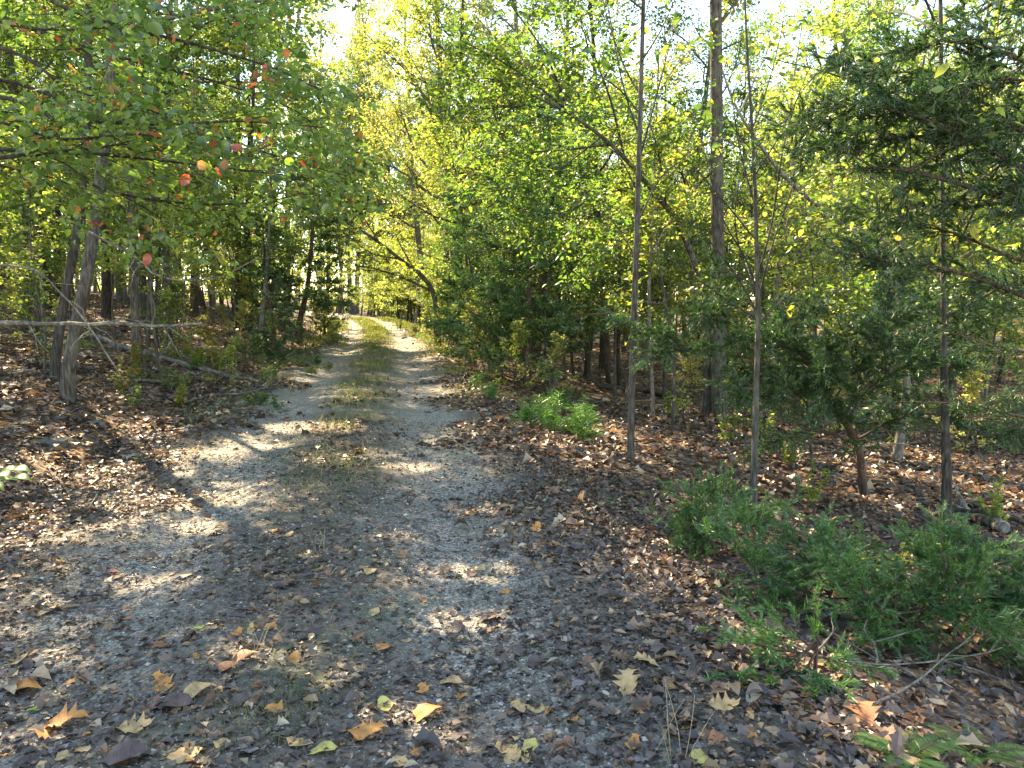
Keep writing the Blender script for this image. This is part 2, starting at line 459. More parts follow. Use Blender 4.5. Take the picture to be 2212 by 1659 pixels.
T_BLADE = (np.array([(-.26, 0, 0), (.26, 0, 0), (-.2, .5, 0), (.2, .5, 0), (0, 1, 0)], float), np.array([(0, 1, 3), (0, 3, 2), (2, 3, 4)]))
T_SPRIG = (np.array([(-0.06, 0, 0), (0.06, 0, 0), (0.035, 1, 0)], float), np.array([(0, 1, 2)]))

def norm(a):
    return a / (np.linalg.norm(a, axis=1)[:, None] + 1e-9)

def scatter(buf, pos, tdir, nrm, size, tmpl, curl=0.0, fold=0.0, wid=None):
    """Place one leaf per row, each bent its own way."""
    pos = np.asarray(pos, float)
    n = len(pos)
    if n == 0: return
    V, F = tmpl
    t = norm(np.asarray(tdir, float))
    b = norm(np.cross(t, nrm)); nn = np.cross(b, t)
    cu = RNG.normal(0, 1, n) * curl if np.isscalar(curl) else curl
    fo = np.abs(RNG.normal(0, 1, n)) * fold if np.isscalar(fold) else fold
    if tmpl is T_RHOMB: cu = cu * 0
    w = np.ones(n) if wid is None else wid
    x = V[None, :, 0] * w[:, None]; y = V[None, :, 1]
    z = cu[:, None] * ((y - 0.5) ** 2 - 0.25) * 1.6 + fo[:, None] * np.abs(x) * 1.3
    size = np.broadcast_to(size, (n,))
    P = pos[:, None, :] + size[:, None, None] * (x[..., None] * b[:, None, :] + y[..., None] * t[:, None, :] + z[..., None] * nn[:, None, :])
    Fi = (F[None] + (np.arange(n) * len(V))[:, None, None]).reshape(-1, F.shape[1])
    buf.add(P.reshape(-1, 3), Fi)

def rand_dirs(n, up=0.0):
    d = RNG.normal(0, 1, (n, 3)); d = norm(d); d[:, 2] += up
    return norm(d)

# ------------------------------------------------------------------ tree growth
def perp(d):
    a = Vector((0, 0, 1)) if abs(d.z) < 0.9 else Vector((1, 0, 0))
    return d.cross(a).normalized()

class Wood:
    """Grows limbs into a buffer and collects the spots where leaves sit."""
    def __init__(self, seed):
        self.rnd = random.Random(seed)
        self.leaf_p, self.leaf_d = [], []

    def limb(self, buf, p, d, length, r, lvl, last, wander=0.14, up=0.05, kids=6, ratio=0.5, ang=(35, 65), flat=0.5, seg=0.3, leaf_step=0.06, tip=0.25):
        rnd = self.rnd
        n = max(3, min(9, int(length / seg) + 2))
        pts = [p.copy()]; dirs = [d.copy()]
        for i in range(n):
            d = d + Vector((rnd.gauss(0, wander), rnd.gauss(0, wander), rnd.gauss(0, wander) + up))
            d.normalize()
            p = p + d * (length / n)
            pts.append(p.copy()); dirs.append(d.copy())
        buf.tube(pts, r, max(0.0012, r * tip), sides=(7, 5, 3, 3, 3)[min(4, lvl)])
        self.kids_on(buf, pts, dirs, length, r, lvl, last, wander, up, kids, ratio, ang, flat, seg, leaf_step, tip)

    def kids_on(self, buf, pts, dirs, length, r, lvl, last, wander, up, kids, ratio, ang, flat, seg, leaf_step, tip, t0=0.2):
        rnd = self.rnd
        n = len(pts) - 1
        if lvl >= last:
            m = max(2, int(length / leaf_step))
            for k in range(m):
                t = 0.15 + 0.85 * k / m
                i = min(n - 1, int(t * n)); q = t * n - i
                self.leaf_p.append(pts[i].lerp(pts[i + 1], q)); self.leaf_d.append(dirs[i])
            return
        side = rnd.choice((-1, 1))
        for k in range(kids):
            t = t0 + (1 - t0) * (k + rnd.random() * 0.8) / kids
            i = min(n - 1, int(t * n)); q = t * n - i
            b = pts[i].lerp(pts[i + 1], min(1, q)); dd = dirs[i]
            side = -side
            h = Vector((0, 0, 1)).cross(dd)
            h = h.normalized() if h.length > 0.1 else perp(dd)
            ax = (h * side * flat + Vector((rnd.gauss(0, 1), rnd.gauss(0, 1), rnd.gauss(0, 1))) * (1 - flat)).normalized()
            a = R(rnd.uniform(*ang))
            nd = (dd * math.cos(a) + ax * math.sin(a)).normalized()
            self.limb(buf, b, nd, length * ratio * (1.15 - 0.6 * t) * rnd.uniform(0.75, 1.2), r * (1 - 0.6 * t) * 0.6, lvl + 1, last, wander, up, max(3, int(kids * 0.8)), ratio, ang, flat, seg, leaf_step, tip)

    def leaves(self, buf, per, size, tmpl, jit=0.10, base=None, droop=-0.25, tilt=0.55, curl=0.25, fold=0.25, vary=0.3):
        if not self.leaf_p: return
        P = np.array([tuple(p) for p in self.leaf_p]); D = np.array([tuple(p) for p in self.leaf_d])
        P = np.repeat(P, per, 0); D = np.repeat(D, per, 0)
        n = len(P)
        off = RNG.normal(0, jit, (n, 3)); off[:, 2] *= 0.6
        t = norm(D * 0.6 + RNG.normal(0, 0.8, (n, 3)) * np.array([1, 1, 0.45]) + np.array([0, 0, droop]))
        nr = norm(RNG.normal(0, tilt, (n, 3)) + np.array([0, 0, 1.0]))
        P = P + off; sz = size * np.clip(RNG.normal(1, vary, n), 0.45, 1.8)
        if base is not None:
            k = sunlit(P, base); P, t, nr, sz = P[k], t[k], nr[k], sz[k]
        scatter(buf, P, t, nr, sz, tmpl, curl, fold)

def curve_pts(ctrl, n=14):
    """Smooth polyline through control points."""
    C = [Vector(c) for c in ctrl]
    if len(C) < 3:
        return [C[0].lerp(C[-1], i / n) for i in range(n + 1)]
    C = [C[0] * 2 - C[1]] + C + [C[-1] * 2 - C[-2]]
    out = []
    segs = len(C) - 3
    per = max(2, n // segs)
    for s in range(segs):
        a, b, c, d = C[s:s + 4]
        for i in range(per):
            t = i / per
            out.append(0.5 * ((2 * b) + (c - a) * t + (2 * a - 5 * b + 4 * c - d) * t * t + (3 * b - a - 3 * c + d) * t ** 3))
    out.append(C[-2].copy())
    return out

def dirs_of(pts):
    return [(pts[min(i + 1, len(pts) - 1)] - pts[max(i - 1, 0)]).normalized() for i in range(len(pts))]

def trunk_radii(n, r, r_end, flare=0.5):
    t = np.linspace(0, 1, n)
    return r_end + (r - r_end) * (1 - t) + r * flare * np.exp(-t * 22)

GAPS = []
def open_gap(u, v, wide, r):
    """A gap in the boughs over this spot of ground: leaves on the way to the sun are left out."""
    a, c = gp(u - wide / 2, v), gp(u + wide / 2, v)
    n = max(1, int((c - a).length / (r * 1.2)))
    for i in range(n + 1):
        q = a.lerp(c, i / n)
        GAPS.append((np.array((q.x, q.y, hz(q.x, q.y))), 1.22 * r * random.uniform(.75, 1.2)))
for g in ((410, 1080, 190, .17), (480, 1142, 120, .13), (330, 1272, 90, .10), (575, 1425, 110, .13), (640, 1440, 60, .10), (735, 1462, 70, .08), (690, 925, 130, .22), (700, 862, 90, .25), (1030, 1106, 80, .09), (1050, 1245, 40, .12),
          (1000, 1347, 100, .09), (930, 1585, 130, .13), (1085, 1610, 60, .13), (150, 1118, 160, .17), (90, 1160, 120, .10), (250, 1010, 200, .22), (420, 985, 120, .16), (100, 960, 130, .2), (330, 940, 90, .15), (560, 965, 90, .12), (520, 1050, 90, .08),
          (860, 1165, 60, .07), (1180, 960, 60, .12), (1280, 1010, 50, .10), (60, 1590, 90, .08), (160, 1420, 60, .06), (880, 1010, 90, .08), (1500, 980, 90, .14), (1420, 1180, 50, .07), (430, 1370, 60, .06), (1880, 1590, 60, .06)):
    open_gap(*g)
def sunlit(P, base):
    keep = np.ones(len(P), bool)
    Q = P + np.array(tuple(base)); sd = np.array(tuple(SUN_DIR))
    for (g, r) in GAPS:
        w_ = Q - g; t = w_ @ sd
        keep &= ~((np.linalg.norm(w_ - t[:, None] * sd, axis=1) < r) & (t > 0))
    return keep

PROTO = {}
def shift(pts, o):
    return [p - o for p in pts]

def tree_proto(key, name, cat, label, group, seed, hgt, r, first, nlimb, limb_len, last, kids, per, leaf, lmat, bmat, tmpl=T_RHOMB, up=0.05, elev=(10, 50), ratio=0.5, jit=0.12, leaf_step=0.07, crook=0.25, wide=None, flat=0.5):
    w = Wood(seed); rnd = w.rnd
    ctrl = [Vector((0, 0, -0.3))]
    x = y = 0
    for i in range(1, 6):
        x += rnd.gauss(0, crook * 0.5); y += rnd.gauss(0, crook * 0.5)
        ctrl.append(Vector((x, y, hgt * i / 5)))
    pts = curve_pts(ctrl, 20); ds = dirs_of(pts); n = len(pts) - 1
    tb = Buf(); tb.tube(pts, 0, 0, 9, trunk_radii(len(pts), r, r * 0.15))
    for k in range(nlimb):
        t = first + (0.98 - first) * (k + rnd.random() * 0.7) / nlimb
        i = min(n - 1, int(t * n)); b = pts[i].lerp(pts[i + 1], t * n - i)
        az = k * 2.4 + rnd.uniform(-0.5, 0.5); el = R(rnd.uniform(*elev) + 25 * (t - first))
        d = Vector((math.cos(az) * math.cos(el), math.sin(az) * math.cos(el), math.sin(el)))
        prof = (1 - ((t - first) / (1 - first)) ** 1.6 * 0.75) if wide is None else wide(t)
        w.limb(tb, b, d, limb_len * prof * rnd.uniform(0.7, 1.15), r * 0.42 * (1.1 - 0.8 * t), 1, last, up=up, kids=kids, ratio=ratio, leaf_step=leaf_step, flat=flat)
    cb = Buf(); w.leaves(cb, per, leaf, tmpl, jit); print(key, 'leaves', len(w.leaf_p) * per, 'wood verts', tb.n)
    root = thing(name, label, cat, (0, 0, -50), group)
    ob('trunk', tb.mesh('trunk', M[bmat]), root)
    ob('crown', cb.mesh('crown', M[lmat], False), root)
    PROTO.setdefault(key, []).append([root, False])
    return root

def place(key, x, y, rz=None, s=1.0, label=None, group=None, tilt=0.05, which=None, zs=None):
    pr = PROTO[key]
    k = random.randrange(len(pr)) if which is None else which % len(pr)
    src, used = pr[k]
    rz = random.uniform(0, 6.28) if rz is None else rz
    loc = (x, y, hz(x, y)); sc = (s, s, s if zs is None else zs)
    tl = (random.gauss(0, tilt), random.gauss(0, tilt))
    if not used:
        src.location = loc; src.rotation_euler = (tl[0], tl[1], rz); src.scale = sc; pr[k][1] = True; o = src
    else:
        o = dup(src, loc, rz, sc, None, tl)
    if label: o['label'] = label
    if group: o['group'] = group
    return o

for i in range(4):
    tree_proto('forest', 'forest_tree', 'tree', 'x', 'trees deep in the woods', 100 + i, 13 + i, 0.12 + 0.02 * i, 0.27, 20, 3.7, 3, 6, 7, 0.088, ['leaf_forest', 'leaf_forest', 'leaf_green', 'leaf_pale'][i], ['bark', 'bark_dark', 'bark', 'bark_pale'][i], leaf_step=0.075, jit=0.16)
for i in range(3):
    tree_proto('under', 'understory_tree', 'tree', 'x', 'small trees under the canopy', 200 + i, 6.0 + i, 0.05 + 0.01 * i, 0.20, 16, 2.4, 3, 5, 6, 0.075, ['leaf_forest', 'leaf_green', 'leaf_forest'][i], ['bark_dark', 'bark', 'bark_pale'][i], up=0.0, elev=(-5, 30), flat=0.75, leaf_step=0.07, jit=0.10)
for i in range(2):
    tree_proto('sapling', 'sapling', 'sapling', 'x', 'bare-stemmed saplings', 300 + i, 4.2 + i, 0.022, 0.25, 10, 1.3, 2, 6, 6, 0.085, ['leaf_forest', 'leaf_green'][i], 'bark', elev=(20, 60), leaf_step=0.08, jit=0.05)
for i in range(3):
    tree_proto('shrub', 'shrub', 'shrub', 'x', 'leafy shrubs', 400 + i, 1.5 + 0.3 * i, 0.014, 0.05, 11, 0.85, 3, 4, 5, 0.065, ['leaf_green', 'leaf_forest', 'leaf_pale'][i], 'bark_dark', elev=(15, 70), leaf_step=0.06, jit=0.05)

# ---- cedar sprays
def spray(buf_wood, cuts, p, d, length, r, rnd, dens=1.0, droop=-0.03):
    """One cedar branchlet: an axis with side twigs, each carrying many short scale sprigs (collected in cuts)."""
    n = 6
    pts = [p.copy()]
    for i in range(n):
        d = (d + Vector((rnd.gauss(0, 0.12), rnd.gauss(0, 0.12), rnd.gauss(0, 0.1) + droop))).normalized()
        p = p + d * (length / n); pts.append(p.copy())
    buf_wood.tube(pts, r, 0.001, 4)
    ds = dirs_of(pts)
    m = max(5, int(length / 0.035 * dens))
    for k in range(m):
        t = 0.12 + 0.88 * k / m
        i = min(n - 1, int(t * n)); b = pts[i].lerp(pts[i + 1], t * n - i); dd = ds[i]
        ax = Vector((rnd.gauss(0, 1), rnd.gauss(0, 1), rnd.gauss(0, 0.7))).normalized()
        a = R(rnd.uniform(25, 60))
        nd = (dd * math.cos(a) + ax * math.sin(a)).normalized()
        l = (0.05 + 0.16 * length * (1.1 - t)) * rnd.uniform(0.6, 1.3)
        cuts.append((b.x, b.y, b.z, nd.x, nd.y, nd.z, l))

def cedar_foliage(cuts, per_m=330, sprig=0.034, wid=1.0):
    print('cedar cuts', len(cuts), 'm', sum(c[6] for c in cuts))
    """Turn twigs into feathery sprigs of narrow scales."""
    C = np.array(cuts, float)
    P0, D, Ln = C[:, :3], C[:, 3:6], C[:, 6]
    cnt = np.maximum(4, (Ln * per_m).astype(int))
    ix = np.repeat(np.arange(len(C)), cnt)
    t = RNG.random(len(ix))
    P = P0[ix] + D[ix] * (Ln[ix] * t)[:, None]
    P[:, 2] -= 0.10 * (Ln[ix] * t) ** 2
    dd = norm(D[ix] * 1.0 + RNG.normal(0, 0.42, (len(ix), 3)))
    b = Buf()
    scatter(b, P, dd, rand_dirs(len(ix), 0.5), sprig * np.clip(RNG.normal(1, 0.3, len(ix)), 0.4, 1.8), T_SPRIG, wid=np.full(len(ix), wid))
    return b

def cedar_proto(seed, hgt, rad, per_m, sprig, wid, first=0.08):
    rnd = random.Random(seed)
    tb = Buf(); cuts = []
    pts = curve_pts([Vector((0, 0, -0.2)), Vector((rnd.gauss(0, .1), rnd.gauss(0, .1), hgt * .5)), Vector((rnd.gauss(0, .15), 0, hgt))], 10)
    tb.tube(pts, 0, 0, 8, trunk_radii(len(pts), 0.018 * hgt, 0.004, 0.4))
    n = len(pts) - 1
    for k in range(int(hgt * 11)):
        t = first + (0.98 - first) * rnd.random() ** 0.9
        i = min(n - 1, int(t * n)); b = pts[i].lerp(pts[i + 1], t * n - i)
        az = rnd.uniform(0, 6.28); el = R(rnd.uniform(5, 40))
        d = Vector((math.cos(az) * math.cos(el), math.sin(az) * math.cos(el), math.sin(el)))
        ln = rad * (1.05 - 0.9 * t) * rnd.uniform(0.6, 1.2) + 0.15
        bp = [b]
        for j in range(5):
            d = (d + Vector((rnd.gauss(0, .1), rnd.gauss(0, .1), rnd.gauss(0, .06) - 0.02))).normalized(); bp.append(bp[-1] + d * ln / 5)
        tb.tube(bp, 0.012 * ln + 0.004, 0.003, 4)
        dd = dirs_of(bp)
        for j in range(max(4, int(ln * 9))):
            q = 0.2 + 0.8 * rnd.random(); ii = min(4, int(q * 5)); bb = bp[ii].lerp(bp[ii + 1], q * 5 - ii)
            nd = (dd[ii] + Vector((rnd.gauss(0, .6), rnd.gauss(0, .6), rnd.gauss(0, .4)))).normalized()
            spray(tb, cuts, bb, nd, 0.22 * rnd.uniform(0.6, 1.4) + 0.1 * ln * (1 - q), 0.003, rnd)
    cb = cedar_foliage(cuts, per_m, sprig, wid)
    root = thing('cedar_tree', 'x', 'cedar', (0, 0, -50), 'dark cedars in the woods')
    ob('trunk', tb.mesh('trunk', M['bark_red']), root)
    ob('crown', cb.mesh('crown', M['cedar'], False), root)
    PROTO.setdefault('cedar', []).append([root, False])
cedar_proto(501, 6.0, 1.7, 170, 0.085, 1.7)
cedar_proto(502, 4.2, 1.3, 190, 0.075, 1.7)

# ------------------------------------------------------------------ woods: scatter
TAKEN = []
def free(x, y, r):
    return all((x - a) ** 2 + (y - b) ** 2 > (r + c) ** 2 for a, b, c in TAKEN)

def fill(key, count, ymin, ymax, smin, smax, gap, lab, grp, srange=(0.85, 1.2), left_margin=4, power=1.0, tilt=0.05):
    made = tries = 0
    while made < count and tries < count * 60:
        tries += 1
        y = ymin + (ymax - ymin) * random.random() ** power
        s = random.uniform(smin, smax)
        x = float(lane_x(y)) + s
        if x < -(0.74 * y + left_margin) or x > 0.74 * y + 4: continue
        if not free(x, y, gap): continue
        if key == 'forest' and y > 34 and -9 < s < 7: continue
        if key == 'forest' and 13 < y < 36 and -6.3 < s < 0: continue
        if key in ('forest', 'under') and y < 21 and -9.5 < s < -2: continue
        TAKEN.append((x, y, gap))
        k = random.randrange(len(PROTO[key]))
        depth = 'near the front' if y < 22 else ('midway back' if y < 40 else 'far back')
        look = LOOK[key][k]
        place(key, x, y, s=random.uniform(*srange), label=lab % (look, depth), group=grp + ', ' + look + ', ' + depth, tilt=tilt, which=k)
        made += 1
    return made

LOOK = {'forest': ('grey-barked yellow-green', 'dark-barked yellow-green', 'grey-barked mid-green', 'pale-barked autumn-tinted'), 'under': ('dark-stemmed yellow-green', 'grey-stemmed mid-green', 'pale-stemmed yellow-green'),
        'sapling': ('short yellow-green', 'taller mid-green'), 'shrub': ('low mid-green', 'mid-height yellow-green', 'tall pale-leaved')}
LT = '%s forest tree in the woods left of the lane, %s'
RT = '%s forest tree in the woods right of the lane, %s'
# kept clear for the trees the photograph singles out
TAKEN += [(-5.2, 8.8, 1.0), (3.6, 12.6, 1.0), (1.2, 7.2, 0.6), (2.1, 6.2, 0.6), (1.5, 13, 1.0), (4.5, 7.3, 0.8)]
print('left forest', fill('forest', 85, 12, 66, -44, -5.0, 1.05, LT, 'forest trees left of the lane', (0.75, 1.15), 12, 0.8))
print('right forest', fill('forest', 88, 22, 62, 4.4, 44, 1.0, RT, 'forest trees right of the lane', (0.75, 1.1), 4, 0.8))
print('left under', fill('under', 52, 12, 60, -34, -4.6, 0.75, 'small %s tree under the canopy left of the lane, %s', 'understory trees left of the lane', (0.6, 1.05), 6))
print('right under', fill('under', 70, 12.5, 60, 4.4, 34, 0.75, 'small %s tree under the canopy right of the lane, %s', 'understory trees right of the lane', (0.75, 1.25), 4))
fill('sapling', 40, 9, 34, -18, -3.6, 0.4, '%s thin sapling among the trunks left of the lane, %s', 'saplings left of the lane')
fill('sapling', 30, 9, 34, 3.6, 22, 0.4, '%s thin sapling among the trunks right of the lane, %s', 'saplings right of the lane')
fill('shrub', 26, 10, 45, -14, -2.9, 0.35, '%s shrub on the litter left of the lane, %s', 'shrubs left of the lane', (0.5, 1.0))
fill('shrub', 22, 12, 45, 3.4, 20, 0.35, '%s shrub on the litter right of the lane, %s', 'shrubs right of the lane', (0.5, 1.1))
# tall trees lining the lane on the right, their crowns closing the sky gap
DEPTH = {21: 'nearest', 24: 'second nearest', 28: 'third', 31: 'fourth', 39: 'fifth', 46: 'farthest'}
for (s_, y, k, sc) in ((4.6, 21, 3, 1.0), (3.5, 24, 0, 1.15), (3.7, 31, 3, 1.25), (3.9, 39, 0, 1.25), (3.3, 28, 1, 1.2), (3.8, 46, 3, 1.3)):
    place('under' if y < 26 else 'forest', float(lane_x(y)) + s_, y, s=sc * (1.35 if y < 26 else 1), which=k % 3 if y < 26 else k, label=DEPTH[y] + ' of the tall sunlit trees lining the right edge of the lane', group='tall trees lining the right of the lane')
for (s_, y, k, sc) in ((-5.2, 27, 1, .95), (-5.8, 36, 2, .95)):
    place('forest', float(lane_x(y)) + s_, y, s=sc, which=k, label='tree lining the left edge of the lane, shading the far track', group='trees lining the left of the lane')
# trees closing the far end where the lane bends away
for i in range(20):
    y = random.uniform(80, 98); x = -0.58 - 0.19 * y + random.uniform(-9, 14)
    if abs(float(lat(x, y))) < 3: x += 6
    place('forest', x, y, s=random.uniform(1.3, 1.8), label='sunlit tree closing the view where the lane bends away', group='trees at the far bend')
for i, u in enumerate((690, 735, 770, 800, 835, 870)):
    y = 86 + 3 * (i % 3); x = (u - 1106) / 1580 * y
    place('forest', x, y, s=1.8 + .12 * (i % 2), zs=2.4, which=(3, 0)[i % 2], label='tallest sunlit tree at the end of the lane, rising into the sky gap', group='tallest trees at the end of the lane')
for i in range(26):
    y = random.uniform(53, 68); x = -10.5 + random.uniform(-3.5, 10)
    if abs(float(lat(x, y))) < 2.6: x += 5
    place('shrub', x, y, s=random.uniform(1.8, 3.6), which=i % 3, label='sunlit bush beside the lane at the far bend', group='bushes at the far bend')

for i, (u, y) in enumerate(((730, 56), (760, 60), (800, 58), (835, 54), (870, 50), (900, 46), (700, 52), (780, 66), (820, 65), (745, 64), (860, 62), (690, 60), (660, 56), (905, 56))):
    x = (u - 1106) / 1580 * y
    if abs(float(lat(x, y))) < 2.8: x = float(lane_x(y)) + 3.6
    place('under', x, y, s=random.uniform(.8, 1.25), which=(0, 2)[i % 2], label='low sunlit yellow-green tree filling the bright end of the lane', group='low trees at the bright end of the lane')
# far woods that read as one mass
fb = Buf()
n = 44000
az = RNG.uniform(-1.1, 0.95, n); rr = RNG.uniform(98, 135, n)
P = np.stack([np.sin(az) * rr, np.cos(az) * rr, RNG.uniform(-2, 16, n)], -1)
scatter(fb, P, rand_dirs(n), rand_dirs(n, 0.6), RNG.uniform(0.35, 1.1, n), T_RHOMB)
tag(ob('far_woods', fb.mesh('far_woods', M['leaf_forest'], False)), 'far woods closing the background behind the trees', 'woods', kind='stuff')

# ------------------------------------------------------------------ trees the photograph singles out
def custom_tree(name, label, cat, base, trunk_ctrl, r, r_end, bmat, sides=10, group=None, flare=0.5, n=24):
    root = thing(name, label, cat, base, group)
    pts = shift(curve_pts(trunk_ctrl, n), base)
    tb = Buf(); tb.tube(pts, 0, 0, sides, trunk_radii(len(pts), r, r_end, flare))
    ob('trunk', tb.mesh('trunk', M[bmat]), root)
    return root, pts

def add_branch(root, w, ctrl, r, bmat, base, last=2, kids=6, ratio=0.45, up=0.0, leafy=True, tip=0.2, flat=0.6, leaf_step=0.06, n=14, lvl=0, t0=0.2, ang=(35, 65), wander=0.14):
    pts = shift(curve_pts(ctrl, n), base)
    bb = Buf(); bb.tube(pts, r, r * tip, 6)
    L = sum((pts[i + 1] - pts[i]).length for i in range(len(pts) - 1))
    keep = (len(w.leaf_p))
    w.kids_on(bb, pts, dirs_of(pts), L, r * 0.6, lvl, last, wander, up, kids, ratio, ang, flat, 0.34, leaf_step, 0.25, t0)
    if not leafy:
        del w.leaf_p[keep:]; del w.leaf_d[keep:]
    return ob('branch', bb.mesh('branch', M[bmat]), root)

def up_from(base, dz=-0.15):
    return Vector((base.x, base.y, base.z + dz))

# left pair of trunks on the bank
b = gp(145, 868); Y = b.y
root, tp = custom_tree('forest_tree', 'grey-barked forked forest tree on the left bank, nearest large trunk left of the lane', 'tree', b,
    [up_from(b), pt(148, 800, Y), pt(165, 700, Y), pt(188, 590, Y + .1), pt(208, 450, Y + .2), pt(222, 330, Y + .3), pt(238, 150, Y + .5), pt(246, -60, Y + .6), pt(252, -500, Y + .8), pt(256, -1000, Y + 1)], 0.082, 0.05, 'bark')
w = Wood(1)
def canopy(root, w, pts, base, bmat, z0, z1, count, reach, r, seed, step=0.07):
    rn = random.Random(seed)
    for k in range(count):
        z = z0 + (z1 - z0) * (k + rn.random() * .6) / count
        i = min(range(len(pts)), key=lambda q: abs(pts[q].z - z)); p0 = pts[i] + base
        az = k * 2.4 + seed; el = rn.uniform(.05, .5); ln = reach * rn.uniform(.7, 1.1) * (1.1 - .5 * (z - z0) / (z1 - z0))
        d = Vector((math.cos(az), math.sin(az), el)).normalized()
        add_branch(root, w, [p0, p0 + d * ln * .5 + Vector((rn.gauss(0, .15), rn.gauss(0, .15), .15)), p0 + d * ln], r, bmat, base, kids=7, ratio=0.43, leaf_step=step * .85)
canopy(root, w, tp, b, 'bark', 4.8, 12.5, 15, 4.6, .035, 1)
cb = Buf(); w.leaves(cb, 6, 0.085, T_RHOMB, 0.16, b)
ob('crown', cb.mesh('crown', M['leaf_green'], False), root)
b2 = gp(117, 826); Y2 = b2.y
root, tp = custom_tree('forest_tree', 'darker leaning trunk just behind the grey forked tree on the left bank', 'tree', b2,
    [up_from(b2), pt(120, 770, Y2), pt(140, 640, Y2 + .1), pt(163, 520, Y2 + .2), pt(178, 400, Y2 + .3), pt(188, 200, Y2 + .4), pt(192, 0, Y2 + .5), pt(195, -400, Y2 + .6), pt(196, -900, Y2 + .8)], 0.068, 0.04, 'bark_dark')
w = Wood(2)
canopy(root, w, tp, b2, 'bark_dark', 5.0, 12.0, 12, 3.8, .03, 2)
cb = Buf(); w.leaves(cb, 6, 0.085, T_RHOMB, 0.16, b2)
ob('crown', cb.mesh('crown', M['leaf_forest'], False), root)

for (x_, y_, lab, sd) in ((-8.6, 18.4, 'high-crowned slim grey trunk, third back along the left bank', 7), (-10.6, 21.2, 'high-crowned slim dark trunk behind the third, up the left bank', 8), (-8.4, 23.5, 'high-crowned slim trunk beside the reddish cedar, left bank', 10), (-7.0, 13.6, 'high-crowned grey trunk on the bank, its boughs closing over the lane', 5), (-9.3, 11.6, 'high-crowned dark trunk farther up the bank behind the forked tree', 6)):
    b = Vector((x_, y_, hz(x_, y_)))
    root, tp = custom_tree('forest_tree', lab, 'tree', b, [up_from(b), b + Vector((.1, 0, 4)), b + Vector((.4, .1, 8)), b + Vector((.6, .2, 14.5))], .075, .04, 'bark' if sd in (5, 7) else 'bark_dark')
    w = Wood(sd); canopy(root, w, tp, b, 'bark', 6.0, 13.8, 16, 4.7 if sd < 7 else 3.9, .035, sd)
    cb = Buf(); w.leaves(cb, 6, 0.085, T_RHOMB, 0.16, b)
    ob('crown', cb.mesh('crown', M['leaf_green' if sd in (6, 7, 8) else 'leaf_forest'], False), root)

# plain trunks that the photograph shows in the left woods: base pixel, top pixels, radius in picture units, bark
def stem_tree(u, v, tops, wpx, bmat, label, group=None, crown='leaf_forest', seed=3, name='forest_tree', per=7, leaf=0.085, tmpl=T_RHOMB, low=0.5):
    b = gp(u, v); Y = b.y
    r = wpx * 0.5 * Y / 1580
    ctrl = [up_from(b)] + [pt(a, c, Y + 0.1 * i) for i, (a, c) in enumerate(tops)]
    last = ctrl[-1]; d = (ctrl[-1] - ctrl[-2]).normalized()
    ctrl.append(last + d * 3.0)
    r *= .9
    root, pts = custom_tree(name, label, 'tree', b, ctrl, r, r * 0.35, bmat, 8, group, 0.35)
    w = Wood(seed)
    ds = dirs_of(pts); n = len(pts)
    for k in range(9):
        t = low + (1 - low) * k / 9
        i = min(n - 2, int(t * n)); az = k * 2.4 + seed
        dd = Vector((math.cos(az), math.sin(az), 0.45)).normalized()
        ln = w.rnd.uniform(1.3, 2.4)
        p0 = pts[i] + b
        add_branch(root, w, [p0, p0 + dd * ln * .5 + Vector((0, 0, .1)), p0 + dd * ln], r * 0.3, bmat, b, kids=6, ratio=0.5)
    cb = Buf(); w.leaves(cb, per, leaf, tmpl, 0.15, b)
    ob('crown', cb.mesh('crown', M[crown], False), root)
    return root

stem_tree(70, 650, [(78, 560), (95, 430), (120, 250), (130, 60)], 26, 'bark_dark', 'dark trunk leaning right at the left edge of the woods, on the rise', seed=11)
stem_tree(122, 640, [(124, 500), (126, 380), (128, 120)], 17, 'bark_dark', 'straight dark trunk between the leaning trunk and the grey forked tree', seed=12)
stem_tree(10, 640, [(14, 500), (20, 380), (24, 100)], 14, 'bark', 'thin grey trunk at the far left edge of the woods', seed=13)
stem_tree(236, 655, [(242, 560), (256, 420), (264, 300), (270, 80)], 15, 'bark', 'straight grey trunk just right of the grey forked tree', seed=14)
stem_tree(318, 748, [(322, 600), (330, 450), (336, 250)], 10, 'bark', 'thin sapling trunk behind the horizontal dead limb, left woods', seed=15, crown='leaf_green')
stem_tree(338, 752, [(336, 640), (346, 520), (352, 330)], 8, 'bark_dark', 'thinner dark stem beside the sapling trunk behind the dead limb', seed=16, crown='leaf_green')
stem_tree(525, 716, [(528, 640), (530, 560), (534, 400)], 14, 'bark_dark', 'short dark trunk left of the lane below the green understory', seed=17, crown='leaf_green')
stem_tree(558, 742, [(568, 660), (576, 580), (584, 420)], 12, 'bark_pale', 'pale brown trunk leaning right, left of the lane', seed=18, crown='leaf_green')
stem_tree(585, 712, [(587, 640), (590, 560), (592, 430)], 9, 'bark', 'slim grey-green trunk between the pale and the reddish trunks', seed=19, crown='leaf_green')

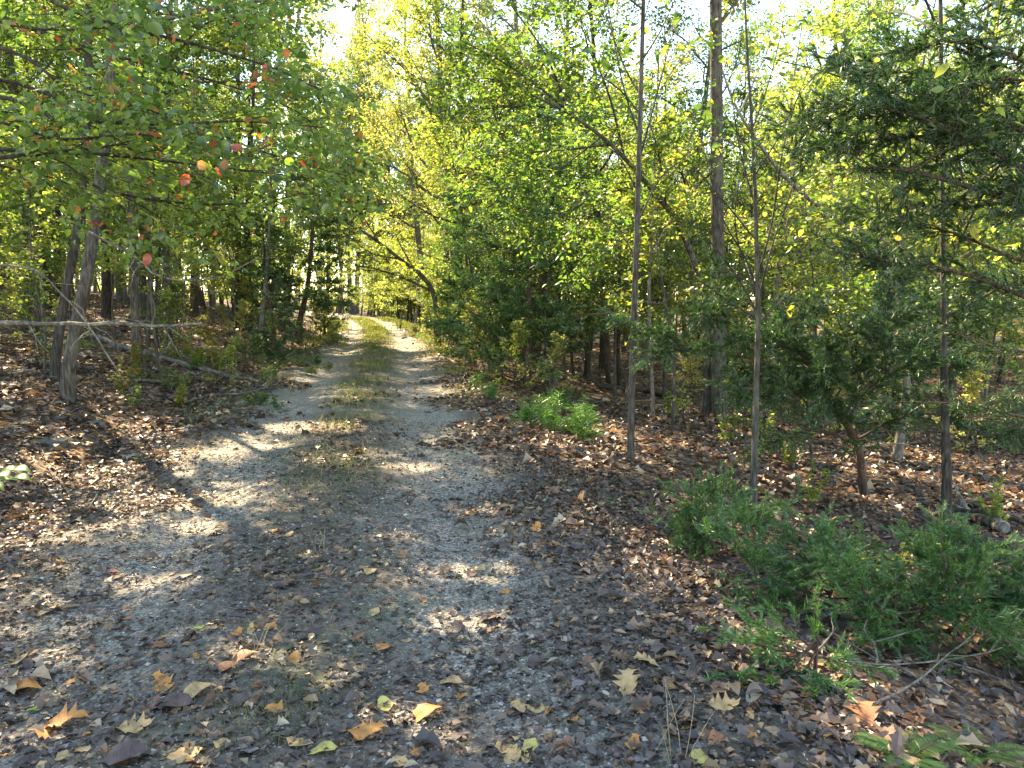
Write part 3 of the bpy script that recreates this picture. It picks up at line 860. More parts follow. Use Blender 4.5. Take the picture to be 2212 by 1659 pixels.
# reddish cedar beside the lane, left
b = gp(642, 738); Y = b.y
root, pts = custom_tree('cedar_tree', 'reddish leaning cedar trunk with dark layered foliage beside the lane on the left', 'cedar', b,
    [up_from(b), pt(648, 690, Y), pt(662, 630, Y), pt(672, 540, Y + .1), pt(678, 420, Y + .2), pt(682, 300, Y + .3)], 0.125, 0.03, 'bark_red')
rnd = random.Random(44); cuts = []; tb = Buf()
for k in range(58):
    t = 0.28 + 0.72 * rnd.random(); i = min(len(pts) - 2, int(t * len(pts)))
    az = rnd.uniform(0, 6.28); d = Vector((math.cos(az), math.sin(az), 0.12)).normalized(); ln = rnd.uniform(0.8, 2.1) * (1.15 - .6 * t)
    bp = [pts[i]]
    for j in range(5):
        d = (d + Vector((rnd.gauss(0, .1), rnd.gauss(0, .1), rnd.gauss(0, .05) - .02))).normalized(); bp.append(bp[-1] + d * ln / 5)
    tb.tube(bp, 0.018, 0.004, 4); dd = dirs_of(bp)
    for j in range(int(ln * 10)):
        q = 0.2 + 0.8 * rnd.random(); ii = min(4, int(q * 5))
        spray(tb, cuts, bp[ii].lerp(bp[ii + 1], q * 5 - ii), (dd[ii] + Vector((rnd.gauss(0, .6), rnd.gauss(0, .6), rnd.gauss(0, .3)))).normalized(), rnd.uniform(.2, .45), .003, rnd, 0.7)
ob('branch', tb.mesh('branch', M['bark_red']), root)
ob('crown', cedar_foliage(cuts, 170, 0.09, 1.8).mesh('crown', M['cedar'], False), root)

# tall airy tree against the sky gap
b = Vector((-13.8, 45.0, hz(-13.8, 45.0)))
root, pts = custom_tree('tall_tree', 'tall airy pale-stemmed tree with sparse yellow leaves against the blue sky gap', 'tree', b,
    [up_from(b), b + Vector((0.2, 0, 5)), b + Vector((0.6, 0, 11)), b + Vector((1.2, 0.2, 17)), b + Vector((1.5, 0.2, 23))], 0.22, 0.03, 'bark_pale')
w = Wood(71); ds = dirs_of(pts)
for k in range(20):
    t = 0.38 + 0.6 * k / 20; i = min(len(pts) - 2, int(t * len(pts))); az = k * 2.4
    dd = Vector((math.cos(az), math.sin(az), 0.8)).normalized(); p0 = pts[i] + b; ln = w.rnd.uniform(1.8, 3.8)
    add_branch(root, w, [p0, p0 + dd * ln * .5, p0 + dd * ln + Vector((0, 0, .2))], 0.032, 'bark_pale', b, kids=6, ratio=0.5, leaf_step=0.16)
cb = Buf(); w.leaves(cb, 4, 0.16, T_RHOMB, 0.22)
ob('crown', cb.mesh('crown', M['leaf_pale'], False), root)

# ---------------- right side
# straight thin sapling
b = gp(1362, 1002); Y = b.y
root, pts = custom_tree('sapling', 'straight thin grey sapling trunk standing in leaves right of the lane, nearest upright stem', 'sapling', b,
    [up_from(b), pt(1364, 900, Y), pt(1369, 700, Y), pt(1376, 500, Y), pt(1383, 250, Y), pt(1390, 0, Y + .1), pt(1396, -240, Y + .1)], 0.040, 0.016, 'bark', flare=0.25)
w = Wood(81)
for (c, lf) in (([(1383, 300), (1345, 180), (1315, 20), (1300, -80)], 0), ([(1378, 480), (1430, 380), (1500, 330)], 0), ([(1380, 420), (1330, 330), (1260, 300)], 0), ([(1386, 210), (1352, 150), (1318, 60), (1296, -30)], 1), ([(1388, 130), (1430, 60), (1470, -30)], 1), ([(1380, 350), (1420, 200), (1446, 100), (1470, 10)], 0),
          ([(1385, 250), (1340, 195), (1270, 150), (1180, 120)], 1), ([(1374, 560), (1340, 500), (1290, 440)], 0), ([(1390, 20), (1300, -40), (1180, -60)], 1), ([(1392, -60), (1480, -120), (1560, -140)], 1)):
    add_branch(root, w, [pt(u, v, Y + (0.25 * i if i else 0)) for i, (u, v) in enumerate(c)], 0.011, 'bark_dark', b, last=2, kids=5, ratio=0.42, leafy=bool(lf), leaf_step=0.09)
cb = Buf(); w.leaves(cb, 1, 0.10, T_MID, 0.04)
ob('crown', cb.mesh('crown', M['leaf_green'], False), root)

# pale thin stem behind it
b = gp(1412, 905); Y = b.y
root, pts = custom_tree('sapling', 'pale mottled thin sapling stem just behind the straight grey sapling', 'sapling', b,
    [up_from(b), pt(1408, 800, Y), pt(1402, 640, Y), pt(1410, 480, Y), pt(1416, 300, Y), pt(1424, 100, Y)], 0.034, 0.012, 'bark_pale', flare=0.2)
w = Wood(82)
for c in ([(1404, 560), (1450, 470), (1500, 400)], [(1412, 420), (1370, 330), (1330, 270)], [(1420, 200), (1480, 120), (1540, 80)]):
    add_branch(root, w, [pt(u, v, Y + .2 * i) for i, (u, v) in enumerate(c)], 0.010, 'bark_pale', b, kids=5, ratio=0.45, leaf_step=0.08)
cb = Buf(); w.leaves(cb, 4, 0.062, T_MID, 0.08)
ob('crown', cb.mesh('crown', M['leaf_forest'], False), root)

# big right trunk
b = gp(1556, 905); Y = b.y
root, pts = custom_tree('forest_tree', 'tallest thick straight brown-grey trunk right of the lane, reaching out of the top', 'tree', b,
    [up_from(b), pt(1554, 800, Y), pt(1551, 600, Y), pt(1549, 350, Y), pt(1547, 100, Y), pt(1545, -150, Y), pt(1545, -700, Y)], 0.13, 0.095, 'bark')
w = Wood(83)
for (u, v, u2, v2, dy) in ((1547, 60, 1660, -120, 1), (1546, -40, 1400, -240, 1.5), (1546, -150, 1720, -300, -1), (1546, -280, 1380, -500, 1), (1546, -400, 1700, -640, 0.5), (1546, -500, 1440, -760, -.6), (1546, -600, 1600, -900, 0)):
    add_branch(root, w, [pt(u, v, Y), pt((u + u2) / 2, (v + v2) / 2 + 15, Y + dy / 2), pt(u2, v2, Y + dy)], 0.04, 'bark', b, kids=8, ratio=0.5)
cb = Buf(); w.leaves(cb, 6, 0.095, T_RHOMB, 0.14)
ob('crown', cb.mesh('crown', M['leaf_pale'], False), root)

# its leaning neighbour, arching left over the lane
b = gp(1530, 900); Y = b.y + 0.12
b = Vector((b.x, Y, hz(b.x, Y)))
root, pts = custom_tree('leaning_tree', 'leaning tree beside the thick trunk, bowing left with leafy crown over the lane', 'tree', b,
    [up_from(b), pt(1528, 800, Y), pt(1524, 680, Y - .3), pt(1508, 590, Y - .5), pt(1462, 480, Y - .8), pt(1400, 400, Y - 1.0), pt(1320, 312, Y - 1.3), pt(1230, 245, Y - 1.6), pt(1150, 205, Y - 1.8)], 0.082, 0.016, 'bark')
w = Wood(84)
for (c, r) in (([(1320, 312), (1230, 322), (1130, 330), (1060, 335)], .022), ([(1270, 275), (1180, 200), (1080, 130), (1000, 90)], .022), ([(1400, 400), (1300, 420), (1210, 460), (1120, 450)], .02),
               ([(1200, 232), (1100, 230), (1010, 240), (950, 260)], .018), ([(1350, 345), (1320, 220), (1280, 110), (1240, 0)], .022), ([(1440, 450), (1420, 320), (1380, 200)], .02),
               ([(1300, 295), (1200, 370), (1120, 400), (1030, 420)], .015), ([(1230, 245), (1180, 120), (1110, 20), (1050, -60)], .02), ([(1150, 205), (1060, 170), (960, 180)], .015), ([(1460, 480), (1360, 500), (1270, 560)], .015)):
    add_branch(root, w, [pt(u, v, Y - 1.2 - .3 * i + (0 if i else 0.2)) for i, (u, v) in enumerate(c)], r, 'bark_dark', b, last=2, kids=9, ratio=0.42, leaf_step=0.06)
cb = Buf(); w.leaves(cb, 3, 0.085, T_MID, 0.13)
ob('crown', cb.mesh('crown', M['leaf_green'], False), root)

# forked bare sapling
b = gp(1628, 1102); Y = b.y
root, pts = custom_tree('sapling', 'bare many-forked grey sapling rising above the low cedar, right of the straight sapling', 'sapling', b,
    [up_from(b), pt(1630, 980, Y), pt(1634, 850, Y), pt(1638, 690, Y), pt(1636, 600, Y), pt(1632, 420, Y), pt(1622, 230, Y), pt(1612, 60, Y), pt(1606, -120, Y)], 0.033, 0.006, 'bark', flare=0.5)
w = Wood(85)
for (c, r, lf) in (([(1637, 655), (1590, 500), (1600, 380), (1640, 260)], .009, 0), ([(1560, 470), (1600, 400), (1660, 330)], .006, 0), ([(1690, 470), (1730, 340), (1740, 200)], .006, 0), ([(1634, 520), (1560, 430), (1470, 330), (1400, 290)], .008, 0), ([(1637, 690), (1560, 640), (1450, 560), (1370, 470)], .010, 0), ([(1628, 330), (1570, 250), (1540, 120)], .006, 0), ([(1636, 590), (1720, 560), (1790, 470)], .007, 0), ([(1637, 680), (1600, 610), (1550, 540), (1500, 480), (1470, 380)], .012, 0), ([(1637, 640), (1612, 560), (1560, 470), (1530, 360), (1500, 240)], .011, 1), ([(1636, 660), (1660, 560), (1690, 470), (1740, 400)], .011, 0),
                   ([(1636, 600), (1668, 480), (1690, 330), (1720, 220), (1760, 120)], .011, 1), ([(1633, 450), (1600, 330), (1580, 200), (1560, 60)], .009, 1), ([(1630, 380), (1680, 300), (1730, 200), (1790, 130)], .008, 1),
                   ([(1637, 700), (1690, 650), (1760, 600), (1800, 540)], .009, 0), ([(1636, 620), (1580, 590), (1520, 590)], .008, 0), ([(1625, 280), (1660, 180), (1690, 60), (1700, -40)], .007, 1)):
    add_branch(root, w, [pt(u, v, Y + .15 * i) for i, (u, v) in enumerate(c)], r, 'bark_dark', b, last=2, kids=5, ratio=0.4, leafy=bool(lf), leaf_step=0.14, ang=(25, 50), up=0.06)
cb = Buf(); w.leaves(cb, 1, 0.075, T_MID, 0.03)
ob('crown', cb.mesh('crown', M['leaf_green'], False), root)

# tree with arching broken limbs over the right verge
b = gp(1268, 815); Y = b.y
root, pts = custom_tree('forest_tree', 'dark trunk amid shrubs right of the lane with arching limbs reaching left', 'tree', b,
    [up_from(b), pt(1270, 740, Y), pt(1268, 620, Y), pt(1262, 500, Y + .2), pt(1255, 350, Y + .4), pt(1250, 200, Y + .5)], 0.085, 0.03, 'bark_dark')
w = Wood(86)
for (c, r, lf) in (([(1262, 560), (1150, 545), (1075, 512), (1000, 484), (940, 468), (870, 425), (830, 385)], .05, 1), ([(1005, 484), (995, 430), (1010, 360), (1040, 300)], .018, 1), ([(940, 468), (900, 455), (870, 470)], .012, 0),
                   ([(1000, 486), (998, 540), (975, 570), (985, 576)], .022, 0), ([(975, 570), (900, 540), (860, 500)], .012, 0), ([(1258, 400), (1150, 330), (1060, 330), (960, 325)], .02, 1), ([(1255, 330), (1330, 220), (1390, 150)], .02, 1), ([(1262, 480), (1340, 400), (1400, 370)], .02, 1), ([(1252, 240), (1160, 120), (1100, 40)], .02, 1), ([(1264, 540), (1200, 440), (1130, 400)], .02, 1)):
    add_branch(root, w, [pt(u, v, Y - .1 * i) for i, (u, v) in enumerate(c)], r, 'bark_dark', b, last=2, kids=6, ratio=0.35, leafy=bool(lf), leaf_step=0.08)
cb = Buf(); w.leaves(cb, 3, 0.085, T_RHOMB, 0.15)
ob('crown', cb.mesh('crown', M['leaf_green'], False), root)

# far leaning limbs that cross the lane opening
b = gp(935, 690); b = Vector((pt(945, 690, 24).x, 24, 0)); b.z = hz(b.x, b.y); Y = 24
root, pts = custom_tree('leaning_tree', 'leaning tree bowing left across the bright lane opening, farther of the two', 'tree', b,
    [up_from(b), pt(940, 650, Y), pt(915, 600, Y), pt(865, 560, Y), pt(800, 510, Y), pt(745, 480, Y)], 0.10, 0.03, 'bark')
w = Wood(87)
for (c, r) in (([(930, 628), (870, 600), (800, 578), (760, 572)], .05), ([(865, 560), (800, 545), (730, 490)], .035), ([(900, 590), (860, 520), (840, 460)], .03), ([(820, 525), (780, 460), (760, 420)], .03), ([(760, 490), (720, 450), (700, 400)], .02)):
    add_branch(root, w, [pt(u, v, Y - .3 * i) for i, (u, v) in enumerate(c)], r, 'bark', b, last=2, kids=7, ratio=0.4, leaf_step=0.07)
cb = Buf(); w.leaves(cb, 2, 0.12, T_RHOMB, 0.15)
ob('crown', cb.mesh('crown', M['leaf_forest'], False), root)

# diagonal pale trunk crossing behind the upper cedar
b = Vector((pt(1890, 540, 10.5).x + 0.5, 10.5, 0)); b.z = hz(b.x, b.y)
root, pts = custom_tree('leaning_tree', 'slim brown trunk slanting up-left behind the dark cedar on the right', 'tree', b,
    [up_from(b), pt(1960, 760, 10.5), pt(1900, 560, 10.4), pt(1830, 492, 10.3), pt(1720, 405, 10.2), pt(1650, 325, 10.1), pt(1590, 230, 10), pt(1560, 150, 10)], 0.055, 0.012, 'bark_pale')
w = Wood(88)
for c in ([(1720, 405), (1700, 300), (1690, 180)], [(1650, 325), (1560, 300), (1490, 290)], [(1800, 470), (1800, 360), (1830, 250)], [(1600, 240), (1640, 150), (1680, 60)]):
    add_branch(root, w, [pt(u, v, 10.2 + .3 * i) for i, (u, v) in enumerate(c)], 0.015, 'bark_pale', b, last=2, kids=6, ratio=0.45, leaf_step=0.08)
cb = Buf(); w.leaves(cb, 5, 0.06, T_MID, 0.12)
ob('crown', cb.mesh('crown', M['leaf_forest'], False), root)

# dark pole-like tree low on the right
stem_tree(2044, 1152, [(2046, 1050), (2043, 950), (2040, 800), (2038, 600)], 27, 'bark_dark', 'dark straight trunk standing in the hollow at the right', seed=31, per=1, leaf=0.07, tmpl=T_MID, low=0.75)
stem_tree(1318, 836, [(1306, 760), (1290, 660), (1270, 560)], 14, 'bark_dark', 'dark stem leaning left among the thicket right of the lane', seed=32, crown='leaf_green')
stem_tree(1340, 838, [(1335, 760), (1338, 660), (1340, 520)], 13, 'bark_dark', 'upright dark stem in the thicket, next to the leaning one', seed=33, crown='leaf_green')
stem_tree(1820, 745, [(1826, 500), (1836, 200), (1832, 60)], 22, 'bark', 'tall grey trunk at the top right behind the cedar boughs', seed=34, crown='leaf_pale')
stem_tree(1930, 900, [(1918, 760), (1906, 640), (1890, 300)], 6, 'bark_pale', 'thin pale stem in the sunlit woods behind the low cedar', seed=35)

# thickets: small trees and shrubs along the right verge
CL = ['dark cedar at the left end of the right thicket, behind a nearer one', 'dark cedar second from the left in the thicket right of the lane', 'biggest dark cedar in the right thicket, nearest the verge', 'dark cedar at the right end of the thicket, behind the dark trunk with arching limbs', 'farthest dark cedar of the thicket, close to the right edge of the track']
for ci, (u, d, key, s, wh) in enumerate(((1010, 18.5, 'cedar', 0.72, 0), (1060, 16.2, 'cedar', 0.9, 1), (1140, 14.6, 'cedar', 1.1, 1), (1195, 15.5, 'cedar', 0.95, 0), (1000, 22, 'cedar', 0.8, 1))):
    p = pt(u, 700, d); place(key, p.x, d, s=s, label=CL[ci], group='cedars in the right thicket', which=wh)
for (u, d, s) in ((1080, 15.6, 0.62), (1190, 14.4, 0.6), (1330, 15.4, 0.65), (1440, 17, 0.8), (1020, 20.0, 0.7), (985, 27, 0.7)):
    p = pt(u, 700, d); place('under', p.x, d, s=s, label='bushy green small tree in the thicket right of the lane', group='small trees in the right thicket', which=1)
for (u, d, s) in ((1050, 14.5, 0.7), (1120, 13.2, 0.7), (1200, 12.6, 0.6), (1000, 17, 0.9), (960, 22, 1.0), (940, 28, 1.1), (930, 34, 1.2), (1480, 12, 0.6), (1620, 12, .6), (1700, 14, .8), (1780, 12, .6), (1960, 12, .7), (2100, 11, .7)):
    p = pt(u, 700, d); place('shrub', p.x, d, s=s, label='leafy shrub at the foot of the thicket right of the lane', group='shrubs at the foot of the right thicket')
for (u, d, s) in ((690, 26, 0.8), (705, 33, .9), (655, 22, 0.6), (590, 19, 0.6), (540, 16, 0.5), (480, 13.5, 0.5)):
    p = pt(u, 700, d); place('shrub', p.x, d, s=s, label='leafy shrub on the verge along the left side of the lane', group='shrubs on the left verge')
CL = ['dark cedar beside the pale and reddish trunks left of the lane', 'farthest dark cedar at the left edge of the track', 'smallest dark cedar left of the lane, nearest the fallen log']
for ci, (u, d, s, wh) in enumerate(((590, 24, 0.8, 0), (700, 30, 0.75, 1), (600, 17, 0.55, 1))):
    p = pt(u, 700, d); place('cedar', p.x, d, s=s, label=CL[ci], group='cedars left of the lane', which=wh)

# ---------------- near cedars on the right
def cedar(label, base, trunk, r, boughs, mat, per_m, sprig, wid, seed, every=9.0, spl=(0.18, 0.36), name='cedar_tree', r0=0.014, spread=0.6, t0=0.15):
    root = thing(name, label, 'cedar', base)
    tp = shift(curve_pts(trunk, 12), base)
    tb = Buf(); tb.tube(tp, 0, 0, 8, trunk_radii(len(tp), r, r * 0.3, 0.3))
    ob('trunk', tb.mesh('trunk', M['bark_red']), root)
    rnd = random.Random(seed); cuts = []
    for (c, rr, amt) in boughs:
        bp = shift(curve_pts(c, 12), base); bb = Buf(); bb.tube(bp, rr, 0.003, 6)
        dd = dirs_of(bp); n = len(bp) - 1
        L = sum((bp[i + 1] - bp[i]).length for i in range(n))
        # secondary limbs, then sprays
        axes = [(bp, dd, L, t0)]
        for k in range(int(L * 4.0)):
            t = max(t0, rnd.random()); i = min(n - 1, int(t * n)); p = bp[i].lerp(bp[i + 1], t * n - i)
            d = (dd[i] + Vector((rnd.gauss(0, .75), rnd.gauss(0, .75), rnd.gauss(0, .45)))).normalized()
            ln = rnd.uniform(0.3, 0.75) * min(1, 0.4 + L * 0.4); q = [p]
            for j in range(4):
                d = (d + Vector((rnd.gauss(0, .12), rnd.gauss(0, .12), rnd.gauss(0, .1) - .02))).normalized(); q.append(q[-1] + d * ln / 4)
            bb.tube(q, rr * 0.35, 0.002, 4)
            axes.append((q, dirs_of(q), ln, 0.1))
        for (q, qd, ln, st) in axes:
            m = len(q) - 1
            for j in range(int(ln * every * amt)):
                t = st + (1 - st) * rnd.random(); i = min(m - 1, int(t * m))
                spray(bb, cuts, q[i].lerp(q[i + 1], t * m - i), (qd[i] + Vector((rnd.gauss(0, spread), rnd.gauss(0, spread), rnd.gauss(0, spread * .7)))).normalized(), rnd.uniform(*spl), .0025, rnd, 0.8)
        ob('branch', bb.mesh('branch', M['bark_red']), root)
    ob('crown', cedar_foliage(cuts, per_m, sprig, wid).mesh('crown', M[mat], False), root)
    return root

# big cedar standing just outside the right edge, boughs reaching in
bx = Vector((4.7, 5.2, 0)); bx.z = hz(4.7, 5.2)
D = 5.0
def B(c, y0=5.0, dy=0.0):
    return [pt(u, v, y0 + dy * i) for i, (u, v) in enumerate(c)]
cedar('large dark cedar at the right edge whose boughs hang across the upper right', bx,
      [up_from(bx), bx + Vector((0, 0, 2)), bx + Vector((0.1, 0, 5))], 0.11,
      [(B([(2480, 520), (2212, 440), (2100, 405), (1950, 366), (1850, 368)], 5.1, .05), .032, .6),
       (B([(2480, 420), (2250, 300), (2050, 230), (1880, 220), (1760, 250)], 5.2, .1), .022, 1.0),
       (B([(2480, 300), (2250, 150), (2080, 90), (1930, 110)], 5.2, .15), .02, 1.0),
       (B([(2480, 250), (2300, 60), (2180, -10), (2080, -20)], 5.3, .1), .02, 1.0),
       (B([(2480, 450), (2250, 380), (2080, 300), (1900, 300), (1740, 330)], 5.0, .15), .02, 1.0),
       (B([(2450, 350), (2200, 260), (2000, 160), (1850, 170)], 5.5, .1), .018, .9),
       (B([(2450, 750), (2212, 640), (2060, 585), (1900, 560), (1780, 540)], 5.2, .15), .022, .7),
       (B([(2450, 640), (2200, 560), (2050, 500), (1900, 480)], 5.4, .15), .018, .6),
       (B([(2450, 420), (2300, 420), (2150, 330), (2020, 260)], 4.8, .05), .018, .9),
       (B([(2450, 180), (2280, 190), (2180, 170), (2060, 190)], 4.9, .05), .018, .9),
       (B([(2450, 820), (2212, 760), (2100, 740)], 5.3, .1), .016, .5),
       (B([(2450, 920), (2212, 900), (2060, 860)], 5.6, .1), .014, .4)], 'cedar', 430, 0.042, 1.35, 601, every=15)

# crooked low cedar
b = gp(1868, 1078)
cedar('crooked cedar with a curved trunk and a low spreading dark crown, behind the young cedars', b,
      [up_from(b), pt(1862, 1020, b.y), pt(1850, 950, b.y - .2), pt(1800, 880, b.y - .5), pt(1765, 830, b.y - .7), pt(1740, 760, b.y - .8)], 0.055,
      [([pt(1850, 950, b.y - .2), pt(1790, 870, b.y - .6), pt(1690, 800, b.y - .9), pt(1570, 760, b.y - 1.0), pt(1440, 740, b.y - 1)], .018, 1.1),
       ([pt(1800, 880, b.y - .5), pt(1730, 760, b.y - .8), pt(1640, 720, b.y - .9), pt(1540, 690, b.y - .9)], .015, 1.2),
       ([pt(1765, 830, b.y - .7), pt(1800, 740, b.y - .9), pt(1870, 700, b.y - 1.0), pt(1960, 690, b.y - 1)], .015, 1.1),
       ([pt(1820, 900, b.y - .5), pt(1900, 820, b.y - .9), pt(2000, 780, b.y - 1.1), pt(2090, 790, b.y - 1.2)], .015, 1.0),
       ([pt(1850, 950, b.y - .2), pt(1950, 900, b.y - .6), pt(2050, 900, b.y - 1.0), pt(2150, 940, b.y - 1.2)], .014, .8),
       ([pt(1850, 960, b.y - .2), pt(1780, 930, b.y - .5), pt(1720, 940, b.y - .7), pt(1660, 960, b.y - .8)], .012, .5),
       ([pt(1780, 850, b.y - .6), pt(1680, 850, b.y - 1.0), pt(1600, 850, b.y - 1.2)], .012, .9),
       ([pt(1745, 780, b.y - .7), pt(1700, 700, b.y - .5), pt(1690, 650, b.y - .4)], .012, 1.0),
       ([pt(1800, 870, b.y - .5), pt(1860, 760, b.y - .3), pt(1930, 640, b.y - .2), pt(1900, 560, b.y)], .014, 1.0),
       ([pt(1820, 880, b.y - .5), pt(1960, 760, b.y - .3), pt(2080, 680, b.y - .2)], .014, .9)], 'cedar', 470, 0.046, 1.4, 602, every=20)

# young cedars in the foreground
def young(label, u, v, tips, amt, seed, dy=0.0):
    b = gp(u, v)
    top = b + Vector((0, 0, 0.35))
    cedar(label, b, [up_from(b), b + Vector((0, 0, .18)), top], 0.012,
          [([b + Vector((0, 0, .10 + .03 * (k % 4))), pt((u + tu) / 2, (v + tv) / 2 - 30, b.y + dd * .5), pt(tu, tv, b.y + dd)], .007, amt) for k, (tu, tv, dd) in enumerate(tips)],
          'cedar_young', 1150, 0.028, 1.0, seed, every=31.0, spl=(0.15, 0.30), name='young_cedar', t0=0.25)
young('small young cedar before the forked sapling, left end of the young cedar row', 1560, 1190, [(1470, 1130, -.1), (1510, 1060, .1), (1560, 1050, .2), (1600, 1090, .1), (1530, 1160, -.2), (1640, 1120, .2), (1490, 1190, -.2)], 1.0, 611)
young('bright young cedar fanning left, in the middle of the young cedar row', 1790, 1330, [(1610, 1270, -.1), (1660, 1210, .1), (1700, 1150, .3), (1780, 1170, .2), (1840, 1190, .2), (1650, 1310, -.2), (1740, 1260, 0), (1860, 1260, .1), (1900, 1320, 0), (1800, 1220, -.1)], 1.0, 612)
young('tallest bright young cedar at the right end of the young cedar row', 2060, 1400, [(1990, 1190, .1), (2060, 1160, .2), (2120, 1180, .2), (2190, 1230, .2), (2220, 1320, 0), (2010, 1280, 0), (2100, 1260, -.1), (2160, 1340, -.1), (1960, 1340, 0), (2040, 1200, -.1), (2210, 1420, -.1), (1930, 1280, .1), (2250, 1240, .2)], 1.0, 613)
young('low young cedar between the middle and the tallest of the young cedar row', 1930, 1400, [(1850, 1300, 0), (1900, 1250, .1), (1960, 1270, .1), (1990, 1340, 0), (1880, 1360, -.1), (1960, 1400, -.1), (1830, 1240, .1), (2030, 1300, 0)], 1.0, 615)
young('dark tuft of young cedar low in front, nearest the gravel', 1760, 1470, [(1650, 1400, 0), (1700, 1350, .1), (1760, 1380, 0), (1660, 1470, -.1), (1800, 1430, .1), (1720, 1490, -.1), (1690, 1420, 0)], 1.0, 614)

# ---------------- overhanging tree at the upper left
b = Vector((-5.6, 4.6, hz(-5.6, 4.6)))
root = thing('overhanging_tree', 'broad-leaved tree outside the left edge whose branches with some red leaves overhang the upper left', 'tree', b)
tp = shift(curve_pts([up_from(b), b + Vector((0.1, 0, 3)), b + Vector((0, 0.1, 7.5))], 10), b)
tb = Buf(); tb.tube(tp, 0, 0, 10, trunk_radii(len(tp), 0.14, 0.05)); ob('trunk', tb.mesh('trunk', M['bark']), root)
w = Wood(91)
def from_trunk(z):
    return b + Vector((0.03, 0.03, z))
OB = [(2.2, [(-100, 352), (0, 340), (150, 325), (275, 311)], 5.0, .05, .026, 5), (2.2, [(-100, 310), (0, 322), (200, 332), (350, 347), (480, 362), (610, 378)], 5.1, .1, .020, 8),
      (2.6, [(-60, 200), (120, 255), (350, 268), (520, 262), (700, 275)], 5.4, .12, .020, 9), (3.2, [(-100, -60), (200, 40), (420, 95), (600, 150), (700, 200)], 5.4, .15, .02, 9),
      (2.9, [(-60, 90), (150, 190), (330, 240), (460, 290)], 5.3, .1, .018, 8), (2.0, [(-60, 250), (200, 400), (420, 440), (600, 430), (690, 400)], 6.0, .15, .018, 8),
      (2.7, [(-60, 160), (250, 260), (480, 300), (620, 345), (770, 385)], 6.0, .15, .018, 9), (3.4, [(-100, -120), (200, -60), (460, 0), (640, 60)], 5.6, .2, .02, 9),
      (3.0, [(-60, 40), (250, 120), (480, 180), (640, 240), (720, 320)], 6.2, .15, .018, 9), (2.4, [(-60, 260), (120, 300), (300, 290), (420, 320)], 5.0, .05, .014, 6), (3.6, [(-60, -200), (300, -120), (560, -60)], 6.4, .2, .02, 8),
      (3.1, [(-100, 20), (60, 60), (220, 60), (360, 40)], 5.4, .1, .016, 7)]
for (z, c, y0, dy, r, kids) in OB:
    add_branch(root, w, [from_trunk(z)] + [pt(u, v, y0 + dy * i) for i, (u, v) in enumerate(c)], r, 'bark_dark', b, last=2, kids=kids + 4, ratio=0.26, leaf_step=0.05, n=20, t0=0.3, flat=0.75, ang=(30, 70))
P = np.array([tuple(p) for p in w.leaf_p]); Dv = np.array([tuple(p) for p in w.leaf_d])
P = np.repeat(P, 2, 0); Dv = np.repeat(Dv, 2, 0); n = len(P)
print('overhang leaves', n)
P = P + RNG.normal(0, 0.07, (n, 3))
T = norm(Dv * .7 + RNG.normal(0, .7, (n, 3)) * np.array([1, 1, .4]) + np.array([0, 0, -.35]))
Nn = norm(RNG.normal(0, .5, (n, 3)) + np.array([0, 0, 1.0]))
S = 0.064 * np.clip(RNG.normal(1, .25, n), .5, 1.7)
Wp = P + np.array(tuple(b))
rel = Wp - np.array(tuple(EYE)); dist = np.linalg.norm(rel, axis=1)
inview = (np.abs(rel[:, 0] / rel[:, 1]) < 0.70) & (rel[:, 2] / rel[:, 1] < 0.40)
order = np.argsort(np.where(inview, dist / S, 1e9))[:280]
rest = sunlit(P, b); rest[order] = False
cb = Buf(); scatter(cb, P[rest], T[rest], Nn[rest], S[rest], T_MID, .3, .3)
tag(ob('crown', cb.mesh('crown', M['leaf_gum'], False), root), kind='stuff')
LV = []
LEAFCOL = [leaf_mat('single_leaf_%s' % nm, [(0, c), (1, c)], gloss=0.05, spread=0.25) for nm, c in (('green', (.065, .11, .026)), ('light', (.10, .15, .035)), ('bluegreen', (.06, .10, .045)), ('red', (.36, .07, .04)), ('orange', (.38, .16, .04)))]
for k in range(8):
    lb = Buf(); scatter(lb, [(0, 0, 0)], [(0, 1, 0)], [(0, 0, 1)], 1.0, T_BROAD, np.array([(-.5, .3, .1, -.2, .5, -.35, .2, -.6)[k]]), np.array([(.2, .5, .1, .35, .15, .45, .3, .6)[k]]))
    for (px, py) in ((0, 0),):
        lb.tube([(0, 0, 0), (0, -.18, .02), (0, -.3, .06)], .012, .008, 3)
    LV.append(lb.mesh('leaf', LEAFCOL[(0, 0, 1, 1, 2, 0, 1, 0)[k]]))
LVR = []
for c in (3, 4):
    lb = Buf(); scatter(lb, [(0, 0, 0)], [(0, 1, 0)], [(0, 0, 1)], 1.0, T_BROAD, np.array([.4]), np.array([.3])); LVR.append(lb.mesh('leaf', LEAFCOL[c]))
for j, i in enumerate(order):
    t = Vector(T[i]); nn = Vector(Nn[i]); bb = t.cross(nn).normalized(); nn = bb.cross(t)
    mt = Matrix((bb, t, nn)).transposed().to_4x4()
    red = random.random() < 0.07
    o = ob('leaf', random.choice(LVR) if red else random.choice(LV), root)
    o.matrix_local = Matrix.Translation(P[i]) @ mt @ Matrix.Scale(S[i] * 1.1, 4)

